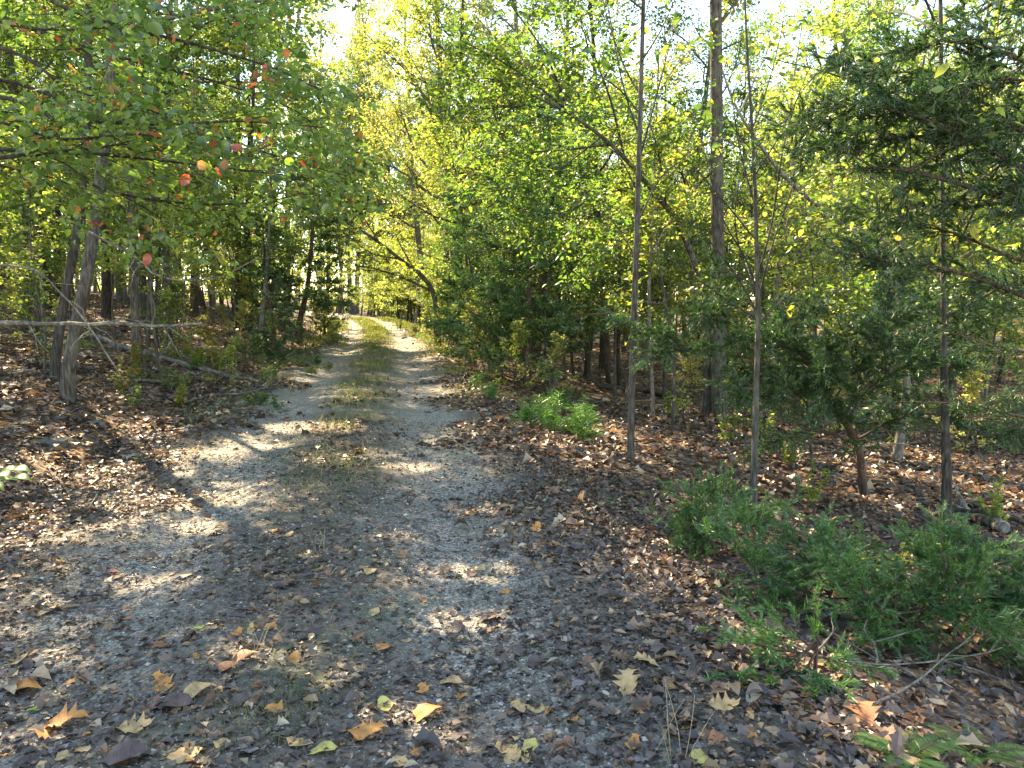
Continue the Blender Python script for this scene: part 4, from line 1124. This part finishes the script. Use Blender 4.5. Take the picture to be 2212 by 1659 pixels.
# ------------------------------------------------------------------ dead wood
def dead_limb(name, label, cat, ctrl, r, r1, twigs, seed, mat='dead', n=22, base=None, tl=(0.25, 0.6)):
    base = base or ctrl[0].copy()
    root = thing(name, label, cat, base)
    pts = shift(curve_pts(ctrl, n), base); rnd = random.Random(seed)
    pts = [p + Vector((rnd.gauss(0, r * .25), rnd.gauss(0, r * .25), rnd.gauss(0, r * .25))) for p in pts]
    bb = Buf(); bb.tube(pts, 0, 0, 8, np.linspace(r, r1, len(pts)) * np.array([rnd.uniform(.88, 1.15) for _ in pts]))
    ob('stem', bb.mesh('stem', M[mat]), root)
    ds = dirs_of(pts)
    for k in range(twigs):
        t = rnd.uniform(.15, .97); i = int(t * (len(pts) - 1))
        d = (ds[i] * .7 + Vector((rnd.gauss(0, .6), rnd.gauss(0, .6), rnd.gauss(0.1, .6)))).normalized()
        q = [pts[i]]
        for j in range(5):
            d = (d + Vector((rnd.gauss(0, .2), rnd.gauss(0, .2), rnd.gauss(0, .2)))).normalized(); q.append(q[-1] + d * rnd.uniform(*tl) / 5)
        tb = Buf(); tb.tube(q, max(.005, r1 * .8), .002, 5)
        if rnd.random() < .6:
            e = (d + Vector((rnd.gauss(0, .7), rnd.gauss(0, .7), rnd.gauss(0, .7)))).normalized(); tb.tube([q[2], q[2] + e * .1, q[2] + e * .22], .004, .0015, 4)
        ob('twig', tb.mesh('twig', M[mat]), root)
    return root
dead_limb('dead_limb', 'pale lichened dead limb hanging level across the grey forked tree at the left', 'dead limb',
          [pt(-120, 690, 7.4), pt(0, 697, 7.4), pt(120, 701, 7.5), pt(260, 699, 7.6), pt(350, 704, 7.7), pt(435, 698, 7.8)], .028, .012, 11, 21)
dead_limb('dead_limb', 'thin grey dead branch arcing down from the left edge across the level limb', 'dead branch',
          [pt(-60, 572, 7.1), pt(60, 578, 7.1), pt(110, 612, 7.1), pt(180, 690, 7.2), pt(240, 780, 7.3), pt(285, 850, 7.6)], .012, .005, 6, 22, tl=(.2, .5))
dead_limb('dead_limb', 'pale forked dead branch among yellow leaves above the level limb', 'dead branch',
          [pt(190, 500, 8.6), pt(290, 555, 8.6), pt(340, 595, 8.6), pt(420, 606, 8.7), pt(480, 596, 8.8), pt(560, 556, 9.0)], .013, .005, 9, 23)
def on(u, v, dz=0.0):
    p = gp(u, v); p.z += dz; return p
dead_limb('fallen_log', 'long grey fallen log lying on the left bank down to the lane edge', 'log',
          [on(190, 730, .06), on(285, 765, .10), on(370, 790, .12), on(450, 812, .10), on(560, 832, .05)], .06, .03, 6, 24)
dead_limb('fallen_branch', 'grey fallen branch lying on the litter at the left edge of the lane', 'branch',
          [on(395, 878, .05), on(450, 864, .07), on(520, 858, .06), on(600, 836, .05)], .025, .010, 8, 25)
dead_limb('fallen_branch', 'dark arched fallen branch bowing over the hollow at the right', 'branch',
          [on(1955, 1142, .02), pt(1990, 1122, 7.1), pt(2040, 1107, 7.0), pt(2110, 1104, 6.9), pt(2180, 1120, 6.8), pt(2240, 1142, 6.7)], .028, .016, 5, 26, 'bark_dark')
dead_limb('fallen_log', 'pale fallen log in the sunlit hollow behind the arched branch', 'log',
          [on(2060, 1122, .08), on(2110, 1135, .09), on(2170, 1160, .08)], .07, .05, 1, 27)
dead_limb('fallen_branch', 'pale slim fallen stick slanting through the crooked cedar lower boughs', 'stick',
          [on(1740, 1000, .12), pt(1830, 975, 8.2), pt(1900, 962, 8.3), pt(1985, 955, 8.4)], .018, .008, 3, 28)
dead_limb('fallen_branch', 'crossed grey dry branch lying at the lower right corner', 'branch',
          [on(1870, 1545, .02), on(1980, 1500, .06), on(2080, 1440, .12), on(2190, 1400, .14)], .0055, .002, 6, 29)
dead_limb('fallen_branch', 'longer grey dry branch running level under the young cedars', 'branch',
          [on(1700, 1440, .10), on(1800, 1455, .06), on(1960, 1470, .08), on(2130, 1452, .10), on(2230, 1420, .12)], .0055, .002, 6, 30)
dead_limb('fallen_log', 'dark log lying behind the straight grey sapling', 'log',
          [on(1290, 842, .1), on(1400, 856, .1), on(1490, 878, .08)], .06, .04, 4, 41, 'bark_dark')
# sticks on the litter
for k in range(26):
    if k % 2: u, v = random.uniform(20, 640), random.uniform(800, 1100)
    else: u, v = random.uniform(1350, 2150), random.uniform(900, 1250)
    p = gp(u, v); a = random.uniform(0, 3.14); l = random.uniform(.2, .6)
    d = Vector((math.cos(a), math.sin(a), 0)); q = [p + d * l * t for t in (-1, -.3, .3, 1)]
    q = [Vector((c.x + random.gauss(0, .02), c.y + random.gauss(0, .02), hz(c.x, c.y) + .02 + .02 * random.random())) - p for c in q]
    bb = Buf(); bb.tube(q, .006, .003, 4)
    side = 'left' if k % 2 else 'right'
    tag(ob('stick', bb.mesh('stick', M['dead']), None, p), 'thin dry stick lying on the leaf litter %s of the lane' % side, 'stick', 'sticks on the litter %s of the lane' % side)

# ------------------------------------------------------------------ rocks
def rock(name, label, u, v, r, squash=.6, mat='rock', seed=1, cat='rock'):
    p = gp(u, v) - Vector((0, 0, r * squash * .35)); r *= .85; rs = np.random.default_rng(seed)
    n1, n2 = 10, 7
    th = np.linspace(0, math.pi, n2); ph = np.arange(n1) * 2 * math.pi / n1
    T_, P_ = np.meshgrid(th, ph, indexing='ij')
    rad = r * (1 + rs.normal(0, .12, T_.shape)); rad[0] = r * .9; rad[-1] = r * .9
    v_ = np.stack([np.sin(T_) * np.cos(P_) * rad * 1.3, np.sin(T_) * np.sin(P_) * rad, np.cos(T_) * rad * squash], -1).reshape(-1, 3)
    ix = np.arange(n1 * n2).reshape(n2, n1)
    q = np.stack([ix[:-1], ix[1:], np.roll(ix[1:], -1, 1), np.roll(ix[:-1], -1, 1)], -1).reshape(-1, 4)
    bb = Buf(); bb.add(v_, q)
    return tag(ob(name, bb.mesh(name, M[mat], False), None, p + Vector((0, 0, r * squash * .3))), label, cat)
rock('rock', 'mossy grey stone in the litter at the left edge', 112, 958, .14, .6, seed=3)
rock('rock', 'brownish stone beside the foot of the grey forked tree', 200, 918, .13, .5, seed=4)
rock('stump', 'dark pointed stump poking from the litter behind the young cedars', 1898, 1222, .10, 1.2, 'bark_dark', 5, 'stump')
rock('rock', 'dark low stone right of the pointed stump', 2000, 1160, .16, .6, 'bark_dark', 6)
rock('rock', 'pale stone at the right edge among the young cedar sprays', 2200, 1310, .12, .7, seed=7)

# ------------------------------------------------------------------ ferns and herbs
def fern(label, u, v, fronds, length, seed, name='fern', group=None):
    p = gp(u, v); rnd = random.Random(seed); length *= .7; root = thing(name, label, 'fern', p, group)
    for k in range(fronds):
        az = 6.28 * k / fronds + rnd.uniform(-.3, .3); ln = length * rnd.uniform(.75, 1.15)
        pts = [Vector((0, 0, 0))]; d = Vector((math.cos(az) * .75, math.sin(az) * .75, .65)).normalized()
        for j in range(12):
            d = (d + Vector((0, 0, -.10))).normalized(); pts.append(pts[-1] + d * ln / 12)
        fb = Buf(); fb.tube(pts, .002, .0008, 3); ds = dirs_of(pts)
        P = []; T = []; Sx = []
        for j in range(42):
            t = .10 + .90 * j / 42; i = min(11, int(t * 12)); q = pts[i].lerp(pts[i + 1], t * 12 - i)
            sd = ds[i].cross(Vector((0, 0, 1))).normalized()
            for sg in (-1, 1):
                P.append(tuple(q)); T.append(tuple((sd * sg + ds[i] * .45 + Vector((0, 0, -.1))).normalized())); Sx.append(ln * .22 * math.sin(math.pi * min(1, .12 + t * .88)) ** .8 * (1.15 - t * .6) + .004)
        scatter(fb, P, T, norm(RNG.normal(0, .15, (len(P), 3)) + np.array([0, 0, 1.])), np.array(Sx), T_RHOMB, .2, .1, wid=np.full(len(P), .15))
        ob('frond', fb.mesh('frond', M['fern'], False), root)
fern('bright green fern fronds at the bottom right corner', 2110, 1640, 6, .34, 1)
fern('green fern frond arching at the bottom edge, left of the corner fern', 1960, 1650, 5, .36, 2)
fern('small green fern on the litter right of the straight grey sapling', 1420, 1075, 5, .26, 3)
fern('fern at the foot of the thick brown-grey trunk', 1490, 925, 6, .34, 4)
fern('low fern on the gravel edge left of the young cedars', 1330, 1090, 4, .2, 5)

def herb(label, group, p, hgt, stems, mat, seed, fine=True):
    rnd = random.Random(seed); root = thing('weed_plant', label, 'weed', p, group)
    sb = Buf(); P = []; T = []
    for k in range(stems):
        d = Vector((rnd.gauss(0, .28), rnd.gauss(0, .28), 1)).normalized(); h = hgt * rnd.uniform(.6, 1.15); q = [Vector((rnd.gauss(0, .05), rnd.gauss(0, .05), 0))]
        for j in range(6):
            d = (d + Vector((rnd.gauss(0, .08), rnd.gauss(0, .08), -.02))).normalized(); q.append(q[-1] + d * h / 6)
        sb.tube(q, .004, .0015, 4)
        for j in range(int(h * (190 if fine else 100))):
            t = .15 + .85 * rnd.random(); i = min(5, int(t * 6)); P.append(tuple(q[i].lerp(q[i + 1], t * 6 - i)))
            a = rnd.uniform(0, 6.28); T.append((math.cos(a), math.sin(a), rnd.uniform(-.1, .7)))
    ob('stem', sb.mesh('stem', M['fern']), root)
    cb = Buf(); scatter(cb, P, T, rand_dirs(len(P), 1), RNG.uniform(.025, .07, len(P)) * (1.6 if fine else 1), T_MID if not fine else T_RHOMB, .3, .2, wid=np.full(len(P), .2 if fine else 1.0))
    ob('foliage', cb.mesh('foliage', M[mat], False), root)
k = 0
for j_ in range(24):
    k += 1; u = random.uniform(1020, 1290); v = 800 + (u - 1020) * .42 + random.uniform(-5, 75)
    if j_ < 8: u, v = random.uniform(1160, 1280), random.uniform(870, 950)
    herb('feathery light green weed on the right verge of the lane', 'feathery weeds on the right verge', gp(u, v), random.uniform(.18, .5), random.randint(3, 7), 'fern', 700 + k)
for (u, v, h) in ((655, 812, .25), (668, 806, .2), (690, 790, .3), (728, 752, .4), (735, 738, .5), (722, 728, .6), (712, 742, .5), (905, 735, .4), (930, 748, .35), (890, 722, .5), (870, 712, .5), (930, 730, .5), (560, 878, .2), (575, 868, .25)):
    k += 1; herb('low green weed along the edge of the lane track', 'green weeds along the lane edges', gp(u, v) + Vector((random.gauss(0, .15), random.gauss(0, .3), 0)), h * random.uniform(.7, 1.2), random.randint(5, 12), random.choice(('leaf_green', 'leaf_forest', 'grass')), 700 + k, random.random() < .5)
for (u, v, h) in ((300, 800, .6), (380, 790, .7), (430, 800, .6), (470, 790, .7), (260, 850, .5), (390, 880, .45), (450, 740, .9)):
    k += 1; herb('yellowing weed with bright leaves on the left bank by the fallen log', 'yellowing weeds on the left bank', gp(u, v), h, 6, 'leaf_yellow', 700 + k, False)
for j_ in range(16):
    u, v = random.uniform(230, 600), random.uniform(770, 900); k += 1
    herb('low green weed scattered over the left bank litter', 'green weeds on the left bank', gp(u, v), random.uniform(.2, .45), random.randint(4, 9), random.choice(('leaf_green', 'leaf_forest', 'grass')), 700 + k, random.random() < .4)
for (u, v, h) in ((1700, 1010, .5), (1750, 1090, .4), (1960, 1230, .35), (1880, 1260, .3), (2040, 1240, .3), (1660, 960, .6), (1560, 960, .4), (1450, 900, .5), (2150, 1150, .5)):
    k += 1; herb('low yellow-green seedling on the litter of the right slope', 'seedlings on the right slope', gp(u, v), h, 5, 'leaf_forest', 700 + k, False)
# grey leafless brambles on the right verge
for j, (u, v) in enumerate(((1040, 800), (1075, 795), (1110, 800), (1145, 805), (1180, 815), (1010, 770))):
    p = gp(u, v); rnd = random.Random(800 + j); bb = Buf()
    for s_ in range(34):
        d = Vector((rnd.gauss(0, .7), rnd.gauss(0, .7), 1)).normalized(); q = [Vector((rnd.gauss(0, .25), rnd.gauss(0, .25), 0))]
        for i in range(5):
            d = (d + Vector((rnd.gauss(0, .25), rnd.gauss(0, .25), -.12))).normalized(); q.append(q[-1] + d * .18)
        bb.tube(q, .005, .002, 3)
    tag(ob('bramble', bb.mesh('bramble', M['dead']), None, p), 'tangle of grey leafless bramble stems beside the lane on the right', 'bramble', 'grey brambles right of the lane')
# leafy sprig poking in at the left edge
p = gp(-60, 1120); root = thing('seedling', 'big-leaved green seedling poking in from the left edge', 'seedling', p)
sb = Buf(); q = [Vector((0, 0, 0)), Vector((.05, 0, .2)), Vector((.16, -.02, .32)), Vector((.3, -.05, .36))]; sb.tube(q, .006, .003, 5); ob('stem', sb.mesh('stem', M['fern']), root)
SL = leaf_mat('seedling_leaf', [(0, (.05, .12, .03)), (1, (.08, .17, .04))])
for (du, dx) in enumerate(((.12, .0, .30, .1), (.2, .04, .34, .5), (.26, -.06, .35, -.5), (.31, 0, .36, .1), (.16, .05, .26, .7), (.2, -.08, .26, -.3), (.27, .05, .28, .2))):
    lb = Buf(); scatter(lb, [(0, 0, 0)], [(1, dx[3], -.15)], [(0, -.2, 1)], .15, T_BROAD, np.array([-.4]), np.array([.2])); ob('leaf', lb.mesh('leaf', SL, True), root, dx[:3])

# ------------------------------------------------------------------ litter, gravel, grass: what nobody could count
def in_view(x, y, m=0.6):
    return np.abs(x) < 0.74 * y + m

def litter_points(n, y0, y1, dens):
    y = np.sqrt(RNG.random(n) * (y1 ** 2 - y0 ** 2) + y0 ** 2); x = RNG.uniform(-1, 1, n) * (0.74 * y + .6)
    keep = RNG.random(n) < dens(lat(x, y), x, y)
    return x[keep], y[keep]

def clump(x, y, f, ph=0):
    return 0.5 + 0.25 * (np.sin(x * f + 1.7 * np.sin(y * f * .8 + ph)) + np.sin(y * f * 1.3 + 2.1 * np.sin(x * f * .7 + ph)))

def d_floor(s, x, y):
    edge_r = 1.45 + .35 * np.sin(y * 2.1) + .2 * np.sin(y * 5.3)
    edge_l = 1.6 + .4 * np.sin(y * 1.7 + 1) + .2 * np.sin(y * 4.1)
    e = np.where(s > 0, s - edge_r, -s - edge_l)
    d = np.clip(e / .5 + .6, 0, 1)
    mid = np.exp(-(s / .38) ** 2) * .34 * np.clip(clump(x, y, 1.8) * 2 - .6, 0, 1)
    near = np.clip((4.6 - y) / 2.0, 0, 1) * .30 * np.clip(clump(x, y, 2.4, 1) * 2.2 - .7, 0.1, 1)
    trk = .025
    leftnear = np.clip((-s - .3) / 1.2, 0, 1) * np.clip((7.5 - y) / 3, 0, 1) * .22 * clump(x, y, 1.5, 2)
    return np.clip(d + mid + near + trk + leftnear, 0, 1)

def lay(buf, x, y, size, tmpl, lift=.02, tilt=.35, curl=.5, fold=.35):
    n = len(x); size = size * np.exp(RNG.normal(0, .22, n)); z = height(x, y) + .006 + RNG.random(n) ** 2 * lift
    a = RNG.uniform(0, 6.28, n)
    t = np.stack([np.cos(a), np.sin(a), RNG.normal(0, .12, n)], -1)
    nr = norm(RNG.normal(0, tilt, (n, 3)) + np.array([0, 0, 1.]))
    scatter(buf, np.stack([x, y, z], -1), t, nr, size, tmpl, curl, fold, wid=RNG.uniform(.7, 1.35, n))

lb = Buf()
x, y = litter_points(30000, 1.7, 7.0, d_floor); k = RNG.random(len(x)); print('litter near', len(x))
m = k < .52; lay(lb, x[m], y[m], RNG.uniform(.03, .07, m.sum()), T_LIT, .03, .30, .55, .35)
m = (k >= .52) & (k < .66); lay(lb, x[m], y[m], RNG.uniform(.05, .10, m.sum()), T_LOBE, .03, .28, .5, .35)
m = k >= .66; lay(lb, x[m], y[m], RNG.uniform(.02, .05, m.sum()), T_RHOMB, .03, .40, .6, .4)
x, y = litter_points(36000, 7.0, 14, d_floor); k = RNG.random(len(x))
m = k < .2; lay(lb, x[m], y[m], RNG.uniform(.06, .12, m.sum()), T_LOBE, .05, .32, .6, .4)
m = k >= .2; lay(lb, x[m], y[m], RNG.uniform(.05, .11, m.sum()), T_RHOMB, .05, .38, .6, .4)
x, y = litter_points(42000, 14, 42, d_floor); lay(lb, x, y, RNG.uniform(.06, .15, len(x)), T_RHOMB, .06, .5)
tag(ob('leaf_litter', lb.mesh('leaf_litter', M['litter'], False)), 'dry brown fallen leaves covering the ground both sides of the lane', 'leaf litter', kind='stuff')
db = Buf()
def d_frag(s, x, y):
    return np.clip(.14 + .75 * np.clip((5.2 - y) / 2.5, 0, 1) * np.clip(clump(x, y, 2.0, 3) * 1.8 - .3, .15, 1) + .45 * np.clip(np.abs(s) - 1.2, 0, 1) + .25 * np.exp(-(s / .4) ** 2), 0, 1) * (np.abs(s) < 2.6)
x, y = litter_points(170000, 1.7, 9.5, d_frag); lay(db, x, y, RNG.uniform(.010, .045, len(x)), T_RHOMB, .012, .45); print('frag', len(x))
x, y = litter_points(26000, 1.7, 9.5, d_frag); n = len(x); a = RNG.uniform(0, 6.28, n)
scatter(db, np.stack([x, y, height(x, y) + .006 + .012 * RNG.random(n)], -1), np.stack([np.cos(a), np.sin(a), RNG.normal(0, .12, n)], -1), rand_dirs(n, 1), RNG.uniform(.03, .10, n), T_RHOMB, .5, 0, wid=np.full(n, .06))
tag(ob('leaf_fragments', db.mesh('leaf_fragments', M['litter_dark'], False)), 'crumbled dark leaf fragments strewn over the near gravel', 'leaf fragments', kind='stuff')

# pebbles
oct_v = np.array([(1, 0, 0), (0, 1, 0), (-1, 0, 0), (0, -1, 0), (0, 0, .7), (0, 0, -.7)], float)
oct_f = np.array([(0, 1, 4), (1, 2, 4), (2, 3, 4), (3, 0, 4), (1, 0, 5), (2, 1, 5), (3, 2, 5), (0, 3, 5)])
def d_peb(s, x, y):
    return (np.abs(s) < 2.0) * np.clip(.25 + .75 * np.exp(-((np.abs(s) - .95) / .55) ** 2) * np.clip(clump(x, y, 1.4, 5) * 1.6, .2, 1), 0, 1)
x, y = litter_points(85000, 1.7, 7.5, d_peb); n = len(x); print('pebbles', n)
sz = RNG.uniform(.0025, .008, n) * (1 + 1.1 * (RNG.random(n) < .06))
V = oct_v[None] * (1 + RNG.normal(0, .22, (n, 6, 1))) * np.array([1, 1, .8])
a = RNG.uniform(0, 6.28, n); ca, sa = np.cos(a)[:, None], np.sin(a)[:, None]
V = np.stack([V[..., 0] * ca * 1.25 - V[..., 1] * sa, V[..., 0] * sa * 1.25 + V[..., 1] * ca, V[..., 2]], -1) * sz[:, None, None] + np.stack([x, y, height(x, y) + .004 + sz * .25], -1)[:, None, :]
pb = Buf(); pb.add(V.reshape(-1, 3), (oct_f[None] + (np.arange(n) * 6)[:, None, None]).reshape(-1, 3))
tag(ob('gravel', pb.mesh('gravel', M['pebble'], False)), 'small grey gravel stones loose on the lane', 'gravel', kind='stuff')

# grass and low weeds
gb = Buf()
def d_grass(s, x, y):
    mid = np.exp(-(s / .42) ** 2) * np.clip((y - 2) / 7, .08, 1) * np.clip(clump(x, y, 1.9, 7) * 2 - .5, 0, 1)
    edge = np.exp(-((np.abs(s) - 2.0) / .5) ** 2) * np.clip((y - 5) / 9, .03, 1.4) * np.clip(clump(x, y, 1.2, 9) * 1.8 - .6, 0, 1)
    return np.clip(mid * .95 + edge * .7, 0, 1)
x, y = litter_points(1500000, 2.5, 52, d_grass); n = len(x); print('grass', n)
t = norm(np.stack([RNG.normal(0, .5, n), RNG.normal(0, .5, n), np.ones(n)], -1))
scatter(gb, np.stack([x, y, height(x, y)], -1), t, rand_dirs(n, 0), RNG.uniform(.04, .13, n) * (1 + y / 40), T_BLADE, .6, 0, wid=np.full(n, .045) * (1 + y / 12))
# tufts on the strip near the camera
for (u, v, c) in ((730, 1075, 70), (690, 1040, 60), (745, 1000, 60), (630, 1500, 150), (600, 1540, 140), (650, 1560, 90), (570, 1590, 70), (430, 1600, 40), (480, 1370, 30), (760, 1385, 30), (1500, 1560, 8), (540, 1370, 8), (800, 1330, 16), (660, 1190, 40), (700, 1130, 50), (770, 900, 60), (740, 1020, 60), (715, 1060, 60)):
    p = gp(u, v); m = c * 3
    px = p.x + RNG.normal(0, .11, m); py = p.y + RNG.normal(0, .14, m)
    scatter(gb, np.stack([px, py, height(px, py)], -1), norm(np.stack([RNG.normal(0, .55, m), RNG.normal(0, .55, m), np.ones(m)], -1)), rand_dirs(m), RNG.uniform(.015, .06, m), T_BLADE, .7, 0, wid=np.full(m, .07))
tag(ob('grass', gb.mesh('grass', M['grass'], False)), 'grass and small weeds growing along the middle strip and lane edges', 'grass', kind='stuff')

for (u, v, lab, n_, h_) in ((1440, 1640, 'dry tan grass stalks at the bottom right gravel', 7, .26), (545, 1415, 'dry tan grass stalks standing in the sunlit leaf pile at the left', 6, .16), (690, 1195, 'few dry grass stalks on the middle strip', 5, .14)):
    p = gp(u, v); rnd = random.Random(u); bb = Buf()
    for q_ in range(n_):
        d = Vector((rnd.gauss(0, .35), rnd.gauss(0, .3), 1)).normalized(); q = [Vector((rnd.gauss(0, .03), rnd.gauss(0, .03), -.01))]
        for i in range(5):
            d = (d + Vector((rnd.gauss(0, .07), rnd.gauss(0, .07), -.03))).normalized(); q.append(q[-1] + d * h_ * rnd.uniform(.7, 1.2) / 5)
        bb.tube(q, .0016, .0008, 4)
    tag(ob('grass_stalk', bb.mesh('grass_stalk', STRAW), None, p), lab, 'dry grass')

# ------------------------------------------------------------------ fallen leaves one by one
SHAPES = {'oak': T_OAK, 'oval': T_OVAL, 'maple': T_MAPLE}
LM = {}
def leaf_mesh(shape, colr, k):
    key = (shape, colr, k)
    if key not in LM:
        cu = (-.35, .25, .5, -.2, -.55, .3)[k]; fo = (.15, .08, .30, .38, .12, .04)[k]
        V, F = SHAPES[shape]
        rs = np.random.default_rng(k * 7 + len(shape))
        V = V.copy(); V[:, 0] += V[:, 0] * rs.normal(0, .12, len(V)); V[:, 1] += rs.normal(0, .012, len(V)); 
        z = cu * ((V[:, 1] - .5) ** 2 - .25) * 1.3 + fo * np.abs(V[:, 0]) + rs.normal(0, .025, len(V)) + .18 * V[:, 0] * np.sin(V[:, 1] * 5 + k)
        V[:, 2] = z - z.min()
        bb = Buf(); bb.add(V - np.array([0, .5, 0]), F)
        q0 = V[0] - np.array([0, .5, 0])
        bb.tube([q0, q0 + np.array([.02, -.10, .01]), q0 + np.array([.05, -.20, .03])], .010, .006, 3)
        LM[key] = bb.mesh('fallen_leaf', DRY[colr])
    return LM[key]
def fallen(shape, colr, k, p, size, rz, label, group=None, tilt=(0, 0), lift=.004):
    o = ob('fallen_leaf', leaf_mesh(shape, colr, k), None, p + Vector((0, 0, lift)))
    o.scale = (size, size, size); o.rotation_euler = (tilt[0], tilt[1], rz)
    return tag(o, label, 'leaf', group)
BIG = [(920, 1552, 'oval', 'orange', 4, .135, 1.2, 'large arched orange-tan leaf in the sun patch at the bottom centre', .35), (975, 1480, 'oval', 'tan', 0, .105, 1.4, 'tan oval leaf on gravel above the arched orange leaf', 0),
       (1146, 1620, 'oval', 'yellow', 1, .085, .5, 'pale yellow oval leaf on the bottom edge gravel', .1), (700, 1630, 'oval', 'yellow', 0, .10, 1.1, 'mottled orange-yellow leaf on the bottom edge, left of the sun patch', 0),
       (140, 1575, 'oak', 'orange', 3, .19, 1.3, 'broad orange oak leaf at the bottom left', .15), (290, 1580, 'oak', 'tan', 2, .15, 1.2, 'long tan lobed leaf right of the broad orange oak leaf', 0),
       (425, 1505, 'oval', 'tan', 3, .13, .9, 'folded tan leaf below the sunlit pile at the left', .25), (375, 1530, 'oval', 'purple', 0, .16, 1.4, 'large purplish-brown leaf below the folded tan leaf', .05),
       (541, 1368, 'maple', 'tan', 1, .075, .3, 'tan leaf standing upright beside the grass stalks', .8), (634, 1432, 'oval', 'orange', 2, .085, .4, 'curled orange-tan leaf at the right end of the sunlit pile', .6),
       (530, 1430, 'oval', 'rust', 4, .12, 1.0, 'pinkish curled leaf in the sunlit pile', .2), (490, 1450, 'oval', 'rust', 2, .10, 1.5, 'rust leaf lying across the sunlit pile', .1), (350, 1500, 'oak', 'orange', 2, .10, 1.2, 'small orange lobed leaf above the purplish-brown leaf', 0),
       (50, 1500, 'oval', 'orange', 4, .15, 1.5, 'long curled orange leaf at the left edge', .1), (75, 1543, 'oval', 'green', 0, .06, 1.4, 'bright green leaf lying at the left edge bottom', 0), (430, 1360, 'oval', 'green', 1, .05, 1.4, 'small green leaf lying on dark soil above the pile', 0),
       (275, 1650, 'oval', 'purple', 3, .17, 1.3, 'big maroon-brown leaf cut by the bottom edge at the left', 0), (660, 1300, 'oak', 'purple', 1, .15, -.6, 'purplish deep-lobed oak leaf on the strip of grass', 0), (1060, 1345, 'oval', 'brown', 4, .12, 1.4, 'brown curled leaf just above the grey gravel patch', .1),
       (1355, 1490, 'oak', 'tan', 4, .17, .2, 'large drooping tan oak leaf in the heap right of the gravel', .6), (1385, 1535, 'oak', 'brown', 2, .13, .9, 'dark brown oak leaf under the drooping tan one', .2), (1340, 1430, 'oak', 'brown', 0, .12, -.8, 'twisted brown lobed leaf above the drooping oak leaf', .3),
       (1395, 1440, 'oak', 'tan', 3, .13, -1.0, 'tan lobed leaf stretched right of the twisted brown leaf', .1), (1270, 1445, 'oak', 'brown', 5, .13, .1, 'narrow brown leaf with splayed lobes left of the twisted leaf', .1), (1160, 1395, 'maple', 'purple', 0, .10, 1.1, 'purplish star-shaped leaf in the gravel patch', .1),
       (1470, 1440, 'maple', 'orange', 1, .07, .8, 'small orange-brown leaf on gravel near the dark cedar tuft', 0), (1370, 1620, 'maple', 'orange', 2, .09, .4, 'orange leaf by the dry grass stalks at the bottom right', .2), (1240, 1560, 'maple', 'orange', 1, .05, 1.0, 'small bright orange leaf on the bottom gravel', 0), (1090, 1285, 'oval', 'orange', 1, .07, 1.5, 'flat orange leaf in the small sun patch on the right track', 0),
       (870, 1205, 'oval', 'brown', 4, .11, .4, 'brown curled leaf standing on the right wheel track', .6), (960, 1240, 'oak', 'brown', 3, .13, 1.0, 'dark brown lobed leaf right of the curled one on the track', .1), (1160, 1145, 'maple', 'orange', 2, .12, .4, 'tan-orange leaf on the right track edge', .4), (1020, 1110, 'oval', 'rust', 0, .10, 1.3, 'pink-lit leaf on the far right track', .1),
       (1870, 1560, 'oak', 'rust', 4, .17, .4, 'big rust oak leaf under the fern at the lower right', .4), (1900, 1600, 'oak', 'brown', 2, .14, 1.2, 'brown oak leaf beside the rust one at the lower right', .1), (1660, 1370, 'oak', 'brown', 3, .14, 1.3, 'brown oak leaf between gravel and the dark cedar tuft', .2), (1560, 1535, 'oak', 'tan', 2, .15, 1.6, 'tan curled leaf on the dark gravel at the lower right', .1), (1510, 1645, 'oval', 'yellow', 3, .08, .6, 'yellowish curled leaf at the bottom right gravel', .3),
       (240, 1245, 'oval', 'maroon', 3, .10, 1.4, 'dark maroon leaf on the left bare soil', .1), (800, 1600, 'oak', 'orange', 4, .16, 1.0, 'orange lobed leaf left of the arched leaf in the sun patch', .2), (830, 1535, 'oval', 'yellow', 2, .09, -.5, 'small golden leaf tucked left of the arched leaf', .3), (620, 1270, 'oak', 'brown', 3, .12, 1.2, 'brown crumpled leaf on the middle strip', .3)]
for (u, v, sh, co, k, sz, rz, lab, tl) in BIG:
    fallen(sh, co, k, gp(u, v), sz, -rz, lab, None, (tl, 0), .01)
KIND = [('oak', 'brown', 'brown lobed oak leaf lying on the near ground', 'brown oak leaves'), ('oval', 'dark', 'dark decayed oval leaf lying flat on the near ground', 'dark oval leaves'), ('oval', 'purple', 'purplish-brown oval leaf lying on the near ground', 'purplish leaves'),
        ('maple', 'rust', 'small rust-red pointed leaf lying on the near ground', 'rust leaves'), ('oval', 'tan', 'small dry tan oval leaf lying on the near ground', 'tan leaves'), ('oak', 'grey', 'greyish weathered lobed leaf lying on the near ground', 'grey leaves'), ('maple', 'orange', 'small orange pointed leaf lying on the near ground', 'orange leaves')]
made = 0
while made < 255:
    u, v = random.uniform(0, 2100), 1659 - 560 * random.random() ** 1.15
    if u > 1640 and v < 1500: continue
    p = gp(u, v); s = float(lat(p.x, p.y))
    if v < 1330 and u < 560 and random.random() < .6: continue
    sh, co, lab, grp = random.choices(KIND, (5, 4, 3, 3, 7, 3, 4))[0]
    fallen(sh, co, random.randrange(6), p, random.choice((.035, .045, .055, .065, .08, .10)) * random.uniform(.85, 1.15), random.uniform(0, 6.28), lab, grp, (random.gauss(0, .18), random.gauss(0, .18)), .006)
    made += 1

# protos that were never placed are removed
for lst in PROTO.values():
    for root, used in lst:
        if not used:
            for ch in list(root.children): bpy.data.objects.remove(ch)
            bpy.data.objects.remove(root)
